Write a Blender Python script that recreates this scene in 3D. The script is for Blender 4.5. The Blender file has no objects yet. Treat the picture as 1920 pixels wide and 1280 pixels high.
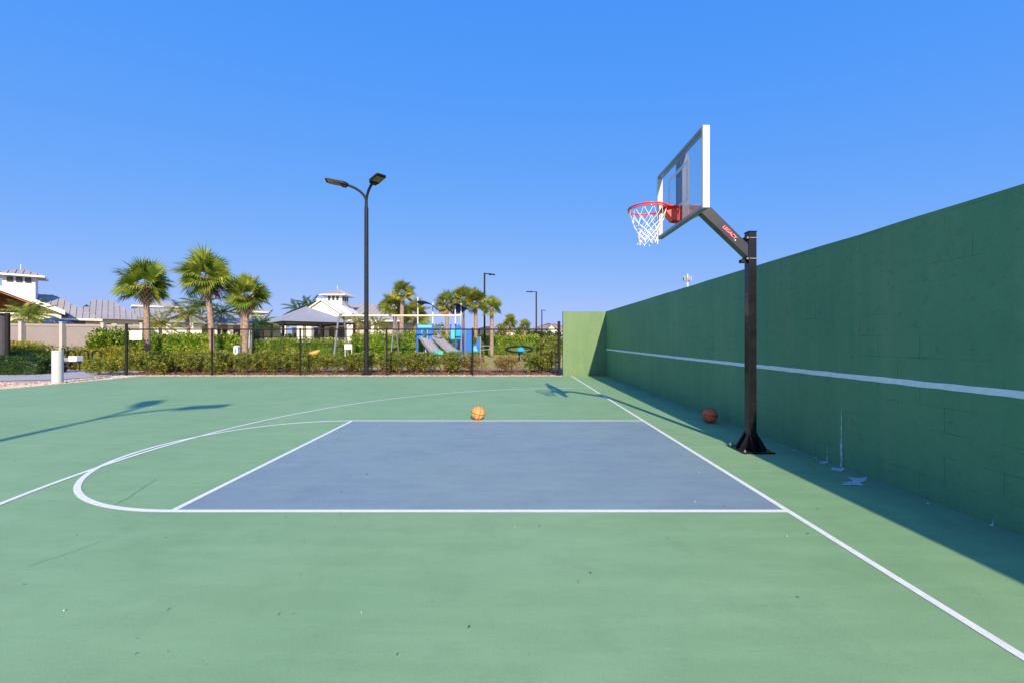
import bpy, bmesh, math, random
from mathutils import Vector, Matrix, noise
from math import sin, cos, pi, radians, sqrt, atan2
R = random.Random(7)
S = bpy.context.scene
COL = S.collection

# ------------------------------------------------------------------ camera, light, sky, exposure
F, CX, CY, H = 752.0, 963.0, 637.0, 1.39          # focal length and principal point measured on the photograph, eye height
cam_d = bpy.data.cameras.new("camera"); cam = bpy.data.objects.new("camera", cam_d); COL.objects.link(cam)
cam.location = (0, 0, H); cam.rotation_euler = (radians(90), 0, 0)
cam_d.sensor_width = 36; cam_d.lens = 36*F/1920
cam_d.shift_x = -(CX-960)/1920; cam_d.shift_y = -(640-CY)/1920
cam_d.clip_start = .05; cam_d.clip_end = 3000
S.camera = cam
TO_SUN = Vector((.285, -1.9, 1.0)).normalized()
EL = math.asin(TO_SUN.z); AZ = atan2(TO_SUN.x, TO_SUN.y)
sd = bpy.data.lights.new("sun", 'SUN'); sun = bpy.data.objects.new("sun", sd); COL.objects.link(sun)
sun.rotation_euler = (-TO_SUN).to_track_quat('-Z', 'Y').to_euler(); sun.location = (5, -20, 20)
sd.energy = 5.0; sd.angle = radians(.55); sd.color = (1.0, .82, .60)
W = bpy.data.worlds.new("World"); S.world = W; W.use_nodes = True
nt = W.node_tree; bg = nt.nodes['Background']
sky = nt.nodes.new('ShaderNodeTexSky'); sky.sky_type = 'NISHITA'; sky.sun_disc = False
sky.sun_elevation = EL; sky.sun_rotation = AZ; sky.air_density = 1.0; sky.dust_density = .6; sky.ozone_density = 2.0; sky.altitude = 0
hs = nt.nodes.new('ShaderNodeHueSaturation'); hs.inputs['Saturation'].default_value = 1.12; hs.inputs['Value'].default_value = 1.0
nt.links.new(sky.outputs[0], hs.inputs['Color']); bg.inputs[1].default_value = .15
# contrast of the sky per channel (the clear sky of the photo is a deep, even blue right down to the horizon)
sep = nt.nodes.new('ShaderNodeSeparateColor'); cmb = nt.nodes.new('ShaderNodeCombineColor'); nt.links.new(hs.outputs[0], sep.inputs[0])
def mnode(op, a, b_):
    m = nt.nodes.new('ShaderNodeMath'); m.operation = op
    for i, v in enumerate((a, b_)):
        if isinstance(v, (int, float)): m.inputs[i].default_value = v
        else: nt.links.new(v, m.inputs[i])
    return m.outputs[0]
ins_ = [mnode('MULTIPLY', sep.outputs[i], .191) for i in range(3)]
sr = mnode('DIVIDE', mnode('MULTIPLY', ins_[0], .645), mnode('ADD', mnode('MULTIPLY', ins_[0], .758), 1.0))
sg = mnode('MULTIPLY', mnode('POWER', ins_[1], .33), .485)
sb_ = mnode('DIVIDE', mnode('MULTIPLY', ins_[2], .985), mnode('ADD', ins_[2], .02))
for i, v in enumerate((sr, sg, sb_)): nt.links.new(mnode('MULTIPLY', v, 1/.191*.965), cmb.inputs[i])
nt.links.new(cmb.outputs[0], bg.inputs[0])
S.view_settings.view_transform = 'Standard'; S.view_settings.look = 'None'
S.view_settings.exposure = .40; S.view_settings.gamma = 1
S.render.engine = 'CYCLES'; S.cycles.max_bounces = 8; S.cycles.transparent_max_bounces = 16

# ------------------------------------------------------------------ helpers
def P(px, py, Y): return Vector(((px-CX)*Y/F, Y, H-(py-CY)*Y/F))
def G(px, py):
    Y = F*H/(py-CY); return ((px-CX)*Y/F, Y)

def mat(name, col, rough=.6, var=.0, scale=5., bump=0., bscale=40., metal=0., spec=.5, col2=None, detail=4, emit=None, trans=0., coat=0.):
    m = bpy.data.materials.new(name); m.use_nodes = True; t = m.node_tree; b = t.nodes['Principled BSDF']
    b.inputs['Roughness'].default_value = rough; b.inputs['Metallic'].default_value = metal
    b.inputs['Specular IOR Level'].default_value = spec
    b.inputs['Coat Weight'].default_value = coat
    c = (*col, 1); b.inputs['Base Color'].default_value = c
    tc = t.nodes.new('ShaderNodeTexCoord')
    if var or col2:
        n = t.nodes.new('ShaderNodeTexNoise'); n.inputs['Scale'].default_value = scale; n.inputs['Detail'].default_value = detail
        t.links.new(tc.outputs['Object'], n.inputs['Vector'])
        r = t.nodes.new('ShaderNodeMapRange'); r.inputs['From Min'].default_value = .32; r.inputs['From Max'].default_value = .68
        t.links.new(n.outputs['Fac'], r.inputs['Value'])
        mx = t.nodes.new('ShaderNodeMix'); mx.data_type = 'RGBA'
        a, d = (c, (*col2, 1)) if col2 else (tuple(x*(1-var) for x in col)+(1,), tuple(min(1, x*(1+var)) for x in col)+(1,))
        mx.inputs[6].default_value = a; mx.inputs[7].default_value = d
        t.links.new(r.outputs[0], mx.inputs[0]); t.links.new(mx.outputs[2], b.inputs['Base Color'])
    if bump:
        n2 = t.nodes.new('ShaderNodeTexNoise'); n2.inputs['Scale'].default_value = bscale; n2.inputs['Detail'].default_value = 5
        t.links.new(tc.outputs['Object'], n2.inputs['Vector'])
        bp = t.nodes.new('ShaderNodeBump'); bp.inputs['Strength'].default_value = bump; bp.inputs['Distance'].default_value = .02
        t.links.new(n2.outputs['Fac'], bp.inputs['Height']); t.links.new(bp.outputs[0], b.inputs['Normal'])
    return m

def leafmat(name, c1, c2, c3=None, scale=9., transl=.35):
    """foliage: hue varies per leaf position; part of the light passes through"""
    m = bpy.data.materials.new(name); m.use_nodes = True; t = m.node_tree; b = t.nodes['Principled BSDF']
    b.inputs['Roughness'].default_value = .5; b.inputs['Specular IOR Level'].default_value = .35
    tc = t.nodes.new('ShaderNodeTexCoord'); n = t.nodes.new('ShaderNodeTexNoise'); n.inputs['Scale'].default_value = scale; n.inputs['Detail'].default_value = 3
    t.links.new(tc.outputs['Object'], n.inputs['Vector'])
    at = t.nodes.new('ShaderNodeAttribute'); at.attribute_name = 'leafrand'
    ad = t.nodes.new('ShaderNodeMath'); ad.operation = 'MULTIPLY_ADD'; ad.inputs[1].default_value = .55; 
    sb = t.nodes.new('ShaderNodeMath'); sb.operation = 'SUBTRACT'; sb.inputs[1].default_value = .27
    t.links.new(at.outputs['Fac'], ad.inputs[0]); t.links.new(n.outputs['Fac'], sb.inputs[0]); t.links.new(sb.outputs[0], ad.inputs[2])
    cr = t.nodes.new('ShaderNodeValToRGB'); e = cr.color_ramp.elements
    e[0].position = .2; e[0].color = (*c1, 1); e[1].position = .62; e[1].color = (*c2, 1)
    if c3: x = e.new(.85); x.color = (*c3, 1)
    t.links.new(ad.outputs[0], cr.inputs[0]); t.links.new(cr.outputs[0], b.inputs['Base Color'])
    tr = t.nodes.new('ShaderNodeBsdfTranslucent'); t.links.new(cr.outputs[0], tr.inputs['Color'])
    ms = t.nodes.new('ShaderNodeMixShader'); ms.inputs[0].default_value = transl
    t.links.new(b.outputs[0], ms.inputs[1]); t.links.new(tr.outputs[0], ms.inputs[2])
    t.links.new(ms.outputs[0], t.nodes['Material Output'].inputs[0])
    return m

class MB:
    def __init__(s): s.v = []; s.f = []; s.mi = []; s.r = []; s.M = None; s.cur = 0; s.rv = 0.
    def add(s, vs, fs):
        o = len(s.v); s.v += [tuple(x) for x in vs]
        for f in fs: s.f.append(tuple(o+i for i in f)); s.mi.append(s.cur); s.r.append(s.rv)
    def box(s, a, b):
        x0, y0, z0 = a; x1, y1, z1 = b
        x0, x1 = min(x0, x1), max(x0, x1); y0, y1 = min(y0, y1), max(y0, y1); z0, z1 = min(z0, z1), max(z0, z1)
        s.add([(x0,y0,z0),(x1,y0,z0),(x1,y1,z0),(x0,y1,z0),(x0,y0,z1),(x1,y0,z1),(x1,y1,z1),(x0,y1,z1)],
              [(0,3,2,1),(4,5,6,7),(0,1,5,4),(1,2,6,5),(2,3,7,6),(3,0,4,7)])
    def beam(s, a, b, w, h, up=(0,0,1)):
        a = Vector(a); b = Vector(b); d = (b-a).normalized(); up = Vector(up)
        if abs(d.dot(up)) > .99: up = Vector((0,1,0))
        x = d.cross(up).normalized(); y = x.cross(d).normalized()
        q = [(-w/2,-h/2),(w/2,-h/2),(w/2,h/2),(-w/2,h/2)]
        s.add([a+x*i+y*j for i, j in q]+[b+x*i+y*j for i, j in q], [(3,2,1,0),(4,5,6,7),(0,1,5,4),(1,2,6,5),(2,3,7,6),(3,0,4,7)])
    def tube(s, pts, rad, n=8, cap=True):
        pts = [Vector(p) for p in pts]; k = len(pts)
        rad = rad if isinstance(rad, (list, tuple)) else [rad]*k
        d0 = (pts[1]-pts[0]).normalized(); ref = Vector((0,0,1)) if abs(d0.z) < .9 else Vector((1,0,0))
        x = d0.cross(ref).normalized(); vs = []
        for i, p in enumerate(pts):
            d = (pts[min(i+1, k-1)]-pts[max(i-1, 0)]).normalized()
            x = (x-d*x.dot(d)).normalized(); y = d.cross(x)
            vs += [p+(x*cos(2*pi*j/n)+y*sin(2*pi*j/n))*rad[i] for j in range(n)]
        fs = [(i*n+j, i*n+(j+1) % n, (i+1)*n+(j+1) % n, (i+1)*n+j) for i in range(k-1) for j in range(n)]
        if cap: fs += [tuple(range(n-1, -1, -1)), tuple((k-1)*n+j for j in range(n))]
        s.add(vs, fs)
    def ring(s, c, rad, r, n=32, m=8, ax=(0,0,1), a0=0, a1=2*pi):
        ax = Vector(ax).normalized(); ref = Vector((1,0,0)) if abs(ax.x) < .9 else Vector((0,1,0))
        u = ax.cross(ref).normalized(); v = ax.cross(u); full = abs(a1-a0-2*pi) < 1e-6
        k = n if full else n+1; vs = []
        for i in range(k):
            a = a0+(a1-a0)*i/n; d = u*cos(a)+v*sin(a); p = Vector(c)+d*rad
            vs += [p+(d*cos(2*pi*j/m)+ax*sin(2*pi*j/m))*r for j in range(m)]
        s.add(vs, [(i*m+j, i*m+(j+1) % m, ((i+1) % k)*m+(j+1) % m, ((i+1) % k)*m+j) for i in range(n) for j in range(m)])
    def lathe(s, prof, n=24, c=(0,0,0)):
        vs = [(c[0]+r*cos(2*pi*j/n), c[1]+r*sin(2*pi*j/n), c[2]+z) for r, z in prof for j in range(n)]; k = len(prof)
        fs = [(i*n+j, i*n+(j+1) % n, (i+1)*n+(j+1) % n, (i+1)*n+j) for i in range(k-1) for j in range(n)]
        fs += [tuple(range(n-1, -1, -1)), tuple((k-1)*n+j for j in range(n))]
        s.add(vs, fs)
    def prism(s, poly, ext):      # poly: list of 3D points, extruded by a vector
        n = len(poly); e = Vector(ext); p = [Vector(q) for q in poly]
        s.add(p+[q+e for q in p], [tuple(range(n-1, -1, -1)), tuple(range(n, 2*n))]+[(i, (i+1) % n, n+(i+1) % n, n+i) for i in range(n)])
    def leaf(s, p, d, w, l, rnd):
        d = d.normalized(); x = d.cross(Vector((R.uniform(-1,1), R.uniform(-1,1), R.uniform(-1,1))))
        if x.length < 1e-3: return
        x = x.normalized()*w*.5; e = d*l; s.rv = rnd
        s.add([p, p+e*.5+x, p+e, p+e*.5-x], [(0,1,2,3)]); s.rv = 0
    def build(s, name, mats, parent=None, smooth=False, bevel=0., off=None, recalc=True):
        me = bpy.data.meshes.new(name)
        o0 = off if off is not None else (Vector(parent['_o']) if parent is not None and '_o' in parent else Vector((0,0,0)))
        if s.M is not None:
            Mi = s.M; vs = [tuple(Mi @ Vector(v)) for v in s.v]
        else: vs = [(v[0]-o0[0], v[1]-o0[1], v[2]-o0[2]) for v in s.v]
        me.from_pydata(vs, [], s.f); me.update()
        if not isinstance(mats, (list, tuple)): mats = [mats]
        for m in mats: me.materials.append(m)
        me.polygons.foreach_set('material_index', s.mi)
        if any(s.r):
            a = me.attributes.new('leafrand', 'FLOAT', 'FACE'); a.data.foreach_set('value', s.r)
        elif recalc:
            bm = bmesh.new(); bm.from_mesh(me); bmesh.ops.recalc_face_normals(bm, faces=bm.faces); bm.to_mesh(me); bm.free()
        if smooth: me.shade_smooth() if smooth is True else me.shade_smooth()
        o = bpy.data.objects.new(name, me); COL.objects.link(o)
        if parent is not None: o.parent = parent; o['_o'] = parent['_o'] if '_o' in parent else (0.,0.,0.)
        if bevel:
            b = o.modifiers.new('bevel', 'BEVEL'); b.width = bevel; b.segments = 2; b.limit_method = 'ANGLE'
        if smooth == 'auto':
            es = o.modifiers.new('split', 'EDGE_SPLIT'); es.split_angle = radians(38)
        return o

def tag(o, label=None, cat=None, group=None, kind=None):
    if label: o['label'] = label
    if cat: o['category'] = cat
    if group: o['group'] = group
    if kind: o['kind'] = kind
    return o
def thing(name, label, cat, loc=(0,0,0), group=None, rz=0., local=False):
    o = bpy.data.objects.new(name, None); COL.objects.link(o); o.location = loc; o.rotation_euler = (0,0,rz); o.empty_display_size = .2
    o['_o'] = (0.,0.,0.) if local else tuple(float(x) for x in loc)
    return tag(o, label, cat, group)
def copy_tree(o, parent=None):
    c = o.copy(); COL.objects.link(c); c.parent = parent
    for ch in list(o.children): copy_tree(ch, c)
    return c
def flat(name, polys, m, z, parent=None, kind=None):
    b = MB()
    for p in polys: b.add([(x, y, z) for x, y in p], [tuple(range(len(p)))])
    o = b.build(name, m, parent, recalc=False)
    for pl in o.data.polygons:
        if pl.normal.z < 0: pl.flip()
    if kind: o['kind'] = kind
    return o

# ------------------------------------------------------------------ materials
def court_material(name, c_a, c_b, dirt_x=None):
    m = bpy.data.materials.new(name); m.use_nodes = True; t = m.node_tree; b = t.nodes['Principled BSDF']; L = t.links.new
    b.inputs['Roughness'].default_value = .66; b.inputs['Specular IOR Level'].default_value = .25
    tc = t.nodes.new('ShaderNodeTexCoord')
    def noi(sc, det=4, dist=0., vec=None, rough=.5):
        n = t.nodes.new('ShaderNodeTexNoise'); n.inputs['Scale'].default_value = sc; n.inputs['Detail'].default_value = det
        n.inputs['Distortion'].default_value = dist; n.inputs['Roughness'].default_value = rough
        L(vec or tc.outputs['Object'], n.inputs['Vector']); return n.outputs['Fac']
    def rng(v, a, b_, c=0., d=1.):
        r = t.nodes.new('ShaderNodeMapRange'); L(v, r.inputs['Value'])
        for k, x in zip(('From Min','From Max','To Min','To Max'), (a, b_, c, d)): r.inputs[k].default_value = x
        return r.outputs[0]
    def mix(f, a, c):
        x = t.nodes.new('ShaderNodeMix'); x.data_type = 'RGBA'; L(f, x.inputs[0])
        if isinstance(a, tuple): x.inputs[6].default_value = (*a, 1)
        else: L(a, x.inputs[6])
        if isinstance(c, tuple): x.inputs[7].default_value = (*c, 1)
        else: L(c, x.inputs[7])
        return x.outputs[2]
    col = mix(rng(noi(.45, 5, .4), .3, .7), c_a, c_b)
    # squeegee streaks: stretched noise
    mp = t.nodes.new('ShaderNodeMapping'); mp.inputs['Rotation'].default_value = (0, 0, .5); mp.inputs['Scale'].default_value = (1.2, 7, 1)
    L(tc.outputs['Object'], mp.inputs[0])
    st = rng(noi(1.0, 6, .3, mp.outputs[0], .65), .42, .72, 0, .32)
    col = mix(st, col, tuple(min(1, x*1.35) for x in c_b))
    # scuffs: thin dark specks
    mp2 = t.nodes.new('ShaderNodeMapping'); mp2.inputs['Rotation'].default_value = (0, 0, -.7); mp2.inputs['Scale'].default_value = (6, 22, 1)
    L(tc.outputs['Object'], mp2.inputs[0])
    sc = rng(noi(1.0, 5, .5, mp2.outputs[0], .7), .66, .78, 0, .5)
    col = mix(sc, col, tuple(x*.42 for x in c_a))
    gr = rng(noi(2.3, 8, .2, None, .7), .50, .78, 0, .36)
    col = mix(gr, col, tuple(x*.62 for x in c_a))
    mp3 = t.nodes.new('ShaderNodeMapping'); mp3.inputs['Rotation'].default_value = (0, 0, .9); mp3.inputs['Scale'].default_value = (2.0, 26, 1); L(tc.outputs['Object'], mp3.inputs[0])
    col = mix(rng(noi(1.0, 6, 1.2, mp3.outputs[0], .7), .60, .72, 0, .22), col, tuple(min(1, x*1.5) for x in c_b))     # broom and roller lines
    col = mix(rng(noi(34, 4, 0, None, .7), .60, .75, 0, .35), col, tuple(x*.6 for x in c_a))
    fg = rng(noi(120, 3), .3, .7, 0, .24)
    col = mix(fg, col, tuple(min(1, x*1.6) for x in c_b))
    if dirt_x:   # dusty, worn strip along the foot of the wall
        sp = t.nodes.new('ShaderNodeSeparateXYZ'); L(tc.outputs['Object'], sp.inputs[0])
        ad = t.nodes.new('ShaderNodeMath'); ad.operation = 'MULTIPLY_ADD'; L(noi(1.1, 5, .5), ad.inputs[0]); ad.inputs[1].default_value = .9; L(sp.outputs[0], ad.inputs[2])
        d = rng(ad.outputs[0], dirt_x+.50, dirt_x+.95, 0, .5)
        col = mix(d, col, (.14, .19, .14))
    L(col, b.inputs['Base Color'])
    bp = t.nodes.new('ShaderNodeBump'); bp.inputs['Strength'].default_value = .25; bp.inputs['Distance'].default_value = .004
    L(noi(260, 3), bp.inputs['Height']); L(bp.outputs[0], b.inputs['Normal'])
    return m

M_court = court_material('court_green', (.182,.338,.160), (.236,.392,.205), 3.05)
M_key = court_material('court_blue', (.180,.250,.318), (.220,.312,.312))
M_white = mat('line_paint', (.90,.90,.87), .6, 0, 22, .15, 200, col2=(.76,.79,.73), detail=8)
M_conc = mat('path_concrete', (.42,.41,.42), .85, .10, 2, .3, 60)
M_gravelbase = mat('gravel_bed', (.50,.38,.28), .9, .25, 8, .5, 60)
M_mulch = mat('mulch', (.20,.095,.06), .95, 0, 14, .8, 30, col2=(.46,.28,.20), detail=8)
M_grass = mat('lawn', (.26,.25,.05), .9, 0, 3, .6, 40, col2=(.50,.38,.11), detail=8)
M_stone = mat('pebble', (.62,.50,.38), .8, .35, 12)
M_black = mat('black_gloss_paint', (.007,.007,.010), .24, 0, 9, .05, 60, coat=.2, spec=.3, col2=(.014,.014,.015), detail=8)
M_dark = mat('black_powder_coat', (.014,.014,.016), .65, .2, 10, spec=.25)
M_greyarm = mat('charcoal_gloss', (.032,.032,.036), .3, .15, 10, coat=.3)
M_lamp = mat('lamp_bronze', (.018,.019,.022), .62, .2, 8, spec=.25)
M_lens = mat('lamp_lens', (.17,.14,.085), .4, .2, 20)
M_alu = mat('white_aluminium', (.74,.70,.60), .45, .04, 6)
M_alud = mat('grey_aluminium', (.33,.34,.36), .4, .1, 6, metal=.4)
M_red = mat('orange_red_enamel', (.72,.045,.02), .35, .08, 20, coat=.3)
M_net = mat('net_cord', (.85,.85,.86), .8, .03, 30)
M_steel = mat('galvanised_steel', (.55,.55,.56), .35, .1, 30, metal=.7)
M_gal = mat('grey_painted_tube', (.17,.19,.23), .5, .08, 12)
M_cream = mat('cream_bar', (.80,.72,.50), .4, .05, 8)
M_ball1 = mat('tan_rubber', (.80,.36,.10), .55, .08, 6, .5, 220)
M_ball2 = mat('orange_rubber', (.90,.16,.065), .55, .08, 6, .5, 220)
M_seam = mat('ball_seam', (.05,.02,.01), .6)
M_wwall = mat('white_stucco', (.78,.76,.70), .85, .05, 1.5, .2, 60)
M_bwall = mat('beige_stucco', (.48,.45,.38), .85, .06, 1.5, .2, 60)
M_fascia = mat('white_fascia', (.82,.80,.78), .6, .03, 3)
M_roof = mat('metal_roof', (.36,.34,.335), .5, .08, 2, metal=.0)
M_roofr = mat('brown_shingle_roof', (.30,.25,.21), .85, .15, 6, .3, 20)
M_win = mat('window_glass', (.04,.055,.08), .12, .2, 2, spec=.8)
M_frame = mat('dark_window_frame', (.05,.05,.055), .5, .1, 5)
M_terra = mat('stained_wood', (.30,.12,.06), .6, .2, 4)
M_vinyl = mat('tan_vinyl', (.27,.245,.25), .6, .04, 2, .05, 30)
M_vinylp = mat('cream_vinyl', (.50,.49,.45), .55, .03, 4)
M_canvas = mat('grey_canvas', (.30,.32,.36), .8, .06, 2, .1, 60)
M_bluec = mat('navy_canvas', (.03,.06,.20), .8, .1, 5)
M_bollard = mat('white_bollard', (.60,.59,.57), .55, .06, 3, .05, 60)
M_blue = mat('blue_plastic', (.02,.16,.62), .35, .06, 5, coat=.2)
M_sky = mat('light_blue_plastic', (.02,.42,.72), .35, .06, 5, coat=.2)
M_aqua = mat('aqua_plastic', (.12,.55,.55), .35, .06, 5)
M_slide = mat('grey_plastic', (.34,.34,.39), .4, .06, 5)
M_yel = mat('yellow_plastic', (.85,.50,.06), .4, .06, 5)
M_sign = mat('sign_white', (.80,.79,.80), .5, .03, 8)
M_ink = mat('sign_ink', (.10,.10,.13), .6)
M_rub = mat('dark_rubber', (.03,.022,.02), .7)
M_screen = mat('dark_windscreen', (.06,.06,.075), .8, .1, 6)
M_trunk = mat('palm_trunk', (.20,.145,.12), .9, 0, 9, .9, 22, col2=(.43,.31,.25), detail=7)
M_boot = mat('palm_boot', (.30,.19,.13), .85, 0, 14, .5, 30, col2=(.72,.56,.42))
M_stem = mat('twig', (.16,.09,.05), .9, .2, 10)
L_palm = leafmat('palm_leaf', (.11,.20,.025), (.32,.39,.05), (.82,.73,.18), 1.2, .4)
L_palm2 = leafmat('far_palm_leaf', (.10,.16,.025), (.30,.32,.045), (.68,.56,.09), 1.2, .4)
L_frond = leafmat('frond_leaf', (.018,.06,.014), (.10,.18,.03), (.20,.24,.04), 1.2, .3)
L_hedge = leafmat('hedge_leaf', (.04,.11,.008), (.20,.31,.02), (.52,.56,.07), 2.5, .3)
L_bright = leafmat('bright_leaf', (.05,.16,.008), (.27,.39,.02), (.62,.65,.08), 2.0, .3)
L_gold = leafmat('gold_leaf', (.10,.15,.01), (.36,.34,.03), (.70,.54,.06), 2.0, .3)
L_shrub = leafmat('shrub_leaf', (.045,.10,.01), (.24,.28,.03), (.62,.56,.11), 4.0, .3)
L_rust = leafmat('rust_leaf', (.12,.11,.03), (.38,.28,.07), (.62,.36,.2), 4.0, .3)
L_darkh = leafmat('dark_leaf', (.012,.038,.008), (.035,.085,.014), (.10,.17,.02), 3.0, .2)

# ------------------------------------------------------------------ ground
XB, XW, YW = 1.607*H, 3.61, 15.66        # baseline, wall face, return wall
XF = -2.0*H
YN, YFAR = F*H/320.5, F*H/151.5          # near and far lane lines
flat('ground', [[(-400,-60),(400,-60),(400,900),(-400,900)]], M_grass, -.045, kind='structure')
g = MB(); g.box((-14.45,-14,-.2),(XW+.2,15.5,0)); g.build('court', M_court, recalc=True)['kind'] = 'structure'
flat('key', [[(XF,YN),(XB,YN),(XB,YFAR),(XF,YFAR)]], M_key, .0016, kind='structure')
def strip(pts, w):
    out = []
    for i in range(len(pts)):
        a = Vector(pts[max(i-1,0)]); b = Vector(pts[min(i+1,len(pts)-1)]); d = (b-a).normalized(); n = Vector((-d.y,d.x))*w/2
        p = Vector(pts[i]); out.append((p+n, p-n))
    return [[tuple(out[i][0]), tuple(out[i][1]), tuple(out[i+1][1]), tuple(out[i+1][0])] for i in range(len(out)-1)]
w = .05
lines = [[(XB-w/2,-9),(XB+w/2,-9),(XB+w/2,15.45),(XB-w/2,15.45)],
         [(XF-.02,YN-w/2),(XB-w/2,YN-w/2),(XB-w/2,YN+w/2),(XF-.02,YN+w/2)],
         [(XF-.02,YFAR-w/2),(XB-w/2,YFAR-w/2),(XB-w/2,YFAR+w/2),(XF-.02,YFAR+w/2)],
         [(XF-w/2,YN+w/2),(XF+w/2,YN+w/2),(XF+w/2,YFAR-w/2),(XF-w/2,YFAR-w/2)]]
rc = (YFAR-YN)/2; yc = (YFAR+YN)/2
lines += strip([(XF-.02-(rc+.06)*sin(a*pi/48), yc-rc*cos(a*pi/48)) for a in range(49)], w)
flat('court_line', lines, M_white, .0032, kind='structure')
xa, ya, ra = 1.4*H, yc, 4.69*H
a0 = math.asin(min(1,(XB-xa)/ra))
arc = [(xa+ra*sin(a0)*0+ra*cos(t), ya+ra*sin(t)) for t in [radians(87.6)+ (radians(268)-radians(87.6))*i/96 for i in range(97)]]
flat('three_point_line', strip(arc, w), M_white, .0046, kind='structure')
# gravel margin, mulch bed, concrete path
flat('gravel_bed', [[(-15.6,-14),(-14.4,-14),(-14.4,15.5),(1.95,15.5),(1.95,16.15),(-15.9,16.15),(-16.05,14.3)],
                    [(-15.6,-14),(-16.05,14.3),(-17.9,13.6),(-40,12.4),(-40,11.0),(-17,11.0),(-16.9,-14)]], M_gravelbase, -.02, kind='structure')
flat('mulch_bed', [[(-15.9,16.154),(3.9,16.154),(3.9,19.4),(-16.2,19.4)]], M_mulch, -.016, kind='structure')
flat('path', [[(-70,12.0),(-17.9,13.7),(-16.15,14.35),(-15.95,15.3),(-16.3,18.3),(-19,18.6),(-70,17.2)]], M_conc, -.010, kind='structure')
st = MB()
def pebble(x, y, r, z=-.015):
    q = [Vector((R.uniform(-1,1), R.uniform(-1,1), R.uniform(-.5,1))).normalized() for _ in range(3)]
    a = R.uniform(0, pi); k = R.uniform(.6, 1.)
    vs = [(x+r*cos(a+i*pi/2)*(1 if i % 2 else k), y+r*sin(a+i*pi/2)*(1 if i % 2 else k), z+r*.15) for i in range(4)]
    st.rv = R.random()+.01
    st.add(vs+[(x, y, z+r*.8)], [(0,1,4),(1,2,4),(2,3,4),(3,0,4)])
for _ in range(5200):
    x = R.uniform(-15.6, 1.9); pebble(x, 15.5+abs(R.gauss(0,.22)), R.uniform(.012,.035))
for _ in range(3600):
    x = -14.46-abs(R.gauss(0,.45)); pebble(x, R.uniform(9, 15.7), R.uniform(.012,.035))
for _ in range(3000):
    pebble(R.uniform(-24,-14.5), R.uniform(11.2,13.3), R.uniform(.012,.035))
peb = leafmat('pebble_mix', (.34,.20,.14), (.72,.58,.42), (.85,.80,.72), 6, .0)
tag(st.build('gravel', peb), 'pale mixed pebbles along the green court edge', 'gravel', kind='stuff')
mc = MB()
for _ in range(9000):
    x, y = R.uniform(-15.9, 1.9), R.uniform(15.95, 18.2)
    mc.leaf(Vector((x, y, -.01+R.uniform(0,.02))), Vector((R.uniform(-1,1), R.uniform(-1,1), R.uniform(0,.5))), .03, R.uniform(.04,.1), R.random()+.01)
tag(mc.build('mulch_chips', leafmat('mulch_mix', (.10,.035,.02), (.30,.13,.08), (.48,.30,.2), 4, 0.)), 'reddish brown bark mulch under the shrubs', 'mulch', kind='stuff')
# leaf litter and grit on the court
lt = MB()
for _ in range(120):
    Y = R.choice([R.uniform(1.2,5), R.uniform(2,14)]); x = R.uniform(-1.25, .8)*Y
    if x > 3.4: continue
    a = R.uniform(0, pi); lt.leaf(Vector((x, Y, .006)), Vector((cos(a), sin(a), R.uniform(0,.25))), R.uniform(.003,.007), R.uniform(.008,.026), R.random()*.5+.01)
tag(lt.build('leaf_litter', leafmat('litter', (.02,.03,.02), (.05,.05,.03), None, 4, 0.)), 'tiny dark leaf bits scattered on the green court', 'litter', kind='stuff')
gt = MB()
for _ in range(34):
    Y = R.uniform(1.5, 9); x = R.uniform(-1.2, .75)*Y
    r = R.uniform(.0012,.0032)*(1+Y*.12); gt.lathe([(r,0),(r*.8,r),(r*.2,r*1.3)], 6, (min(x, 3.3), Y, .005))
for px, py in [(1454,808),(1460,812),(1463,816),(1489,844),(1530,858),(1466,813),(1457,810),(1740,944),(1862,985)]:
    x, Y = G(px, py); gt.lathe([(.008,0),(.006,.006),(.001,.008)], 6, (min(x, 3.58), Y, .004))
tag(gt.build('paint_grit', mat('grit', (.75,.75,.72), .8)), 'small white paint flakes and grit on the court', 'grit', kind='stuff')

# hairline cracks and ball scuffs in the acrylic
M_crack = mat('hairline_crack', (.125,.25,.125), .9, .2, 12)
ck = MB()
for pts, ww in (([(205,950),(232,938),(262,918),(300,893)],.005), ([(640,800),(635,820),(622,838)],.006), ([(55,1060),(120,1040),(200,1010)],.003)):
    g_ = [Vector(G(*p)) for p in pts]; fine = []
    for a, c in zip(g_[:-1], g_[1:]): fine += [a.lerp(c, k/5)+Vector((R.uniform(-.008,.008), R.uniform(-.012,.012))) for k in range(5)]
    for q in strip([tuple(p) for p in fine], ww): ck.add([(x, y, .0024) for x, y in q], [(0,1,2,3)])
tag(ck.build('court_crack', M_crack, recalc=False), kind='structure')
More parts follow.
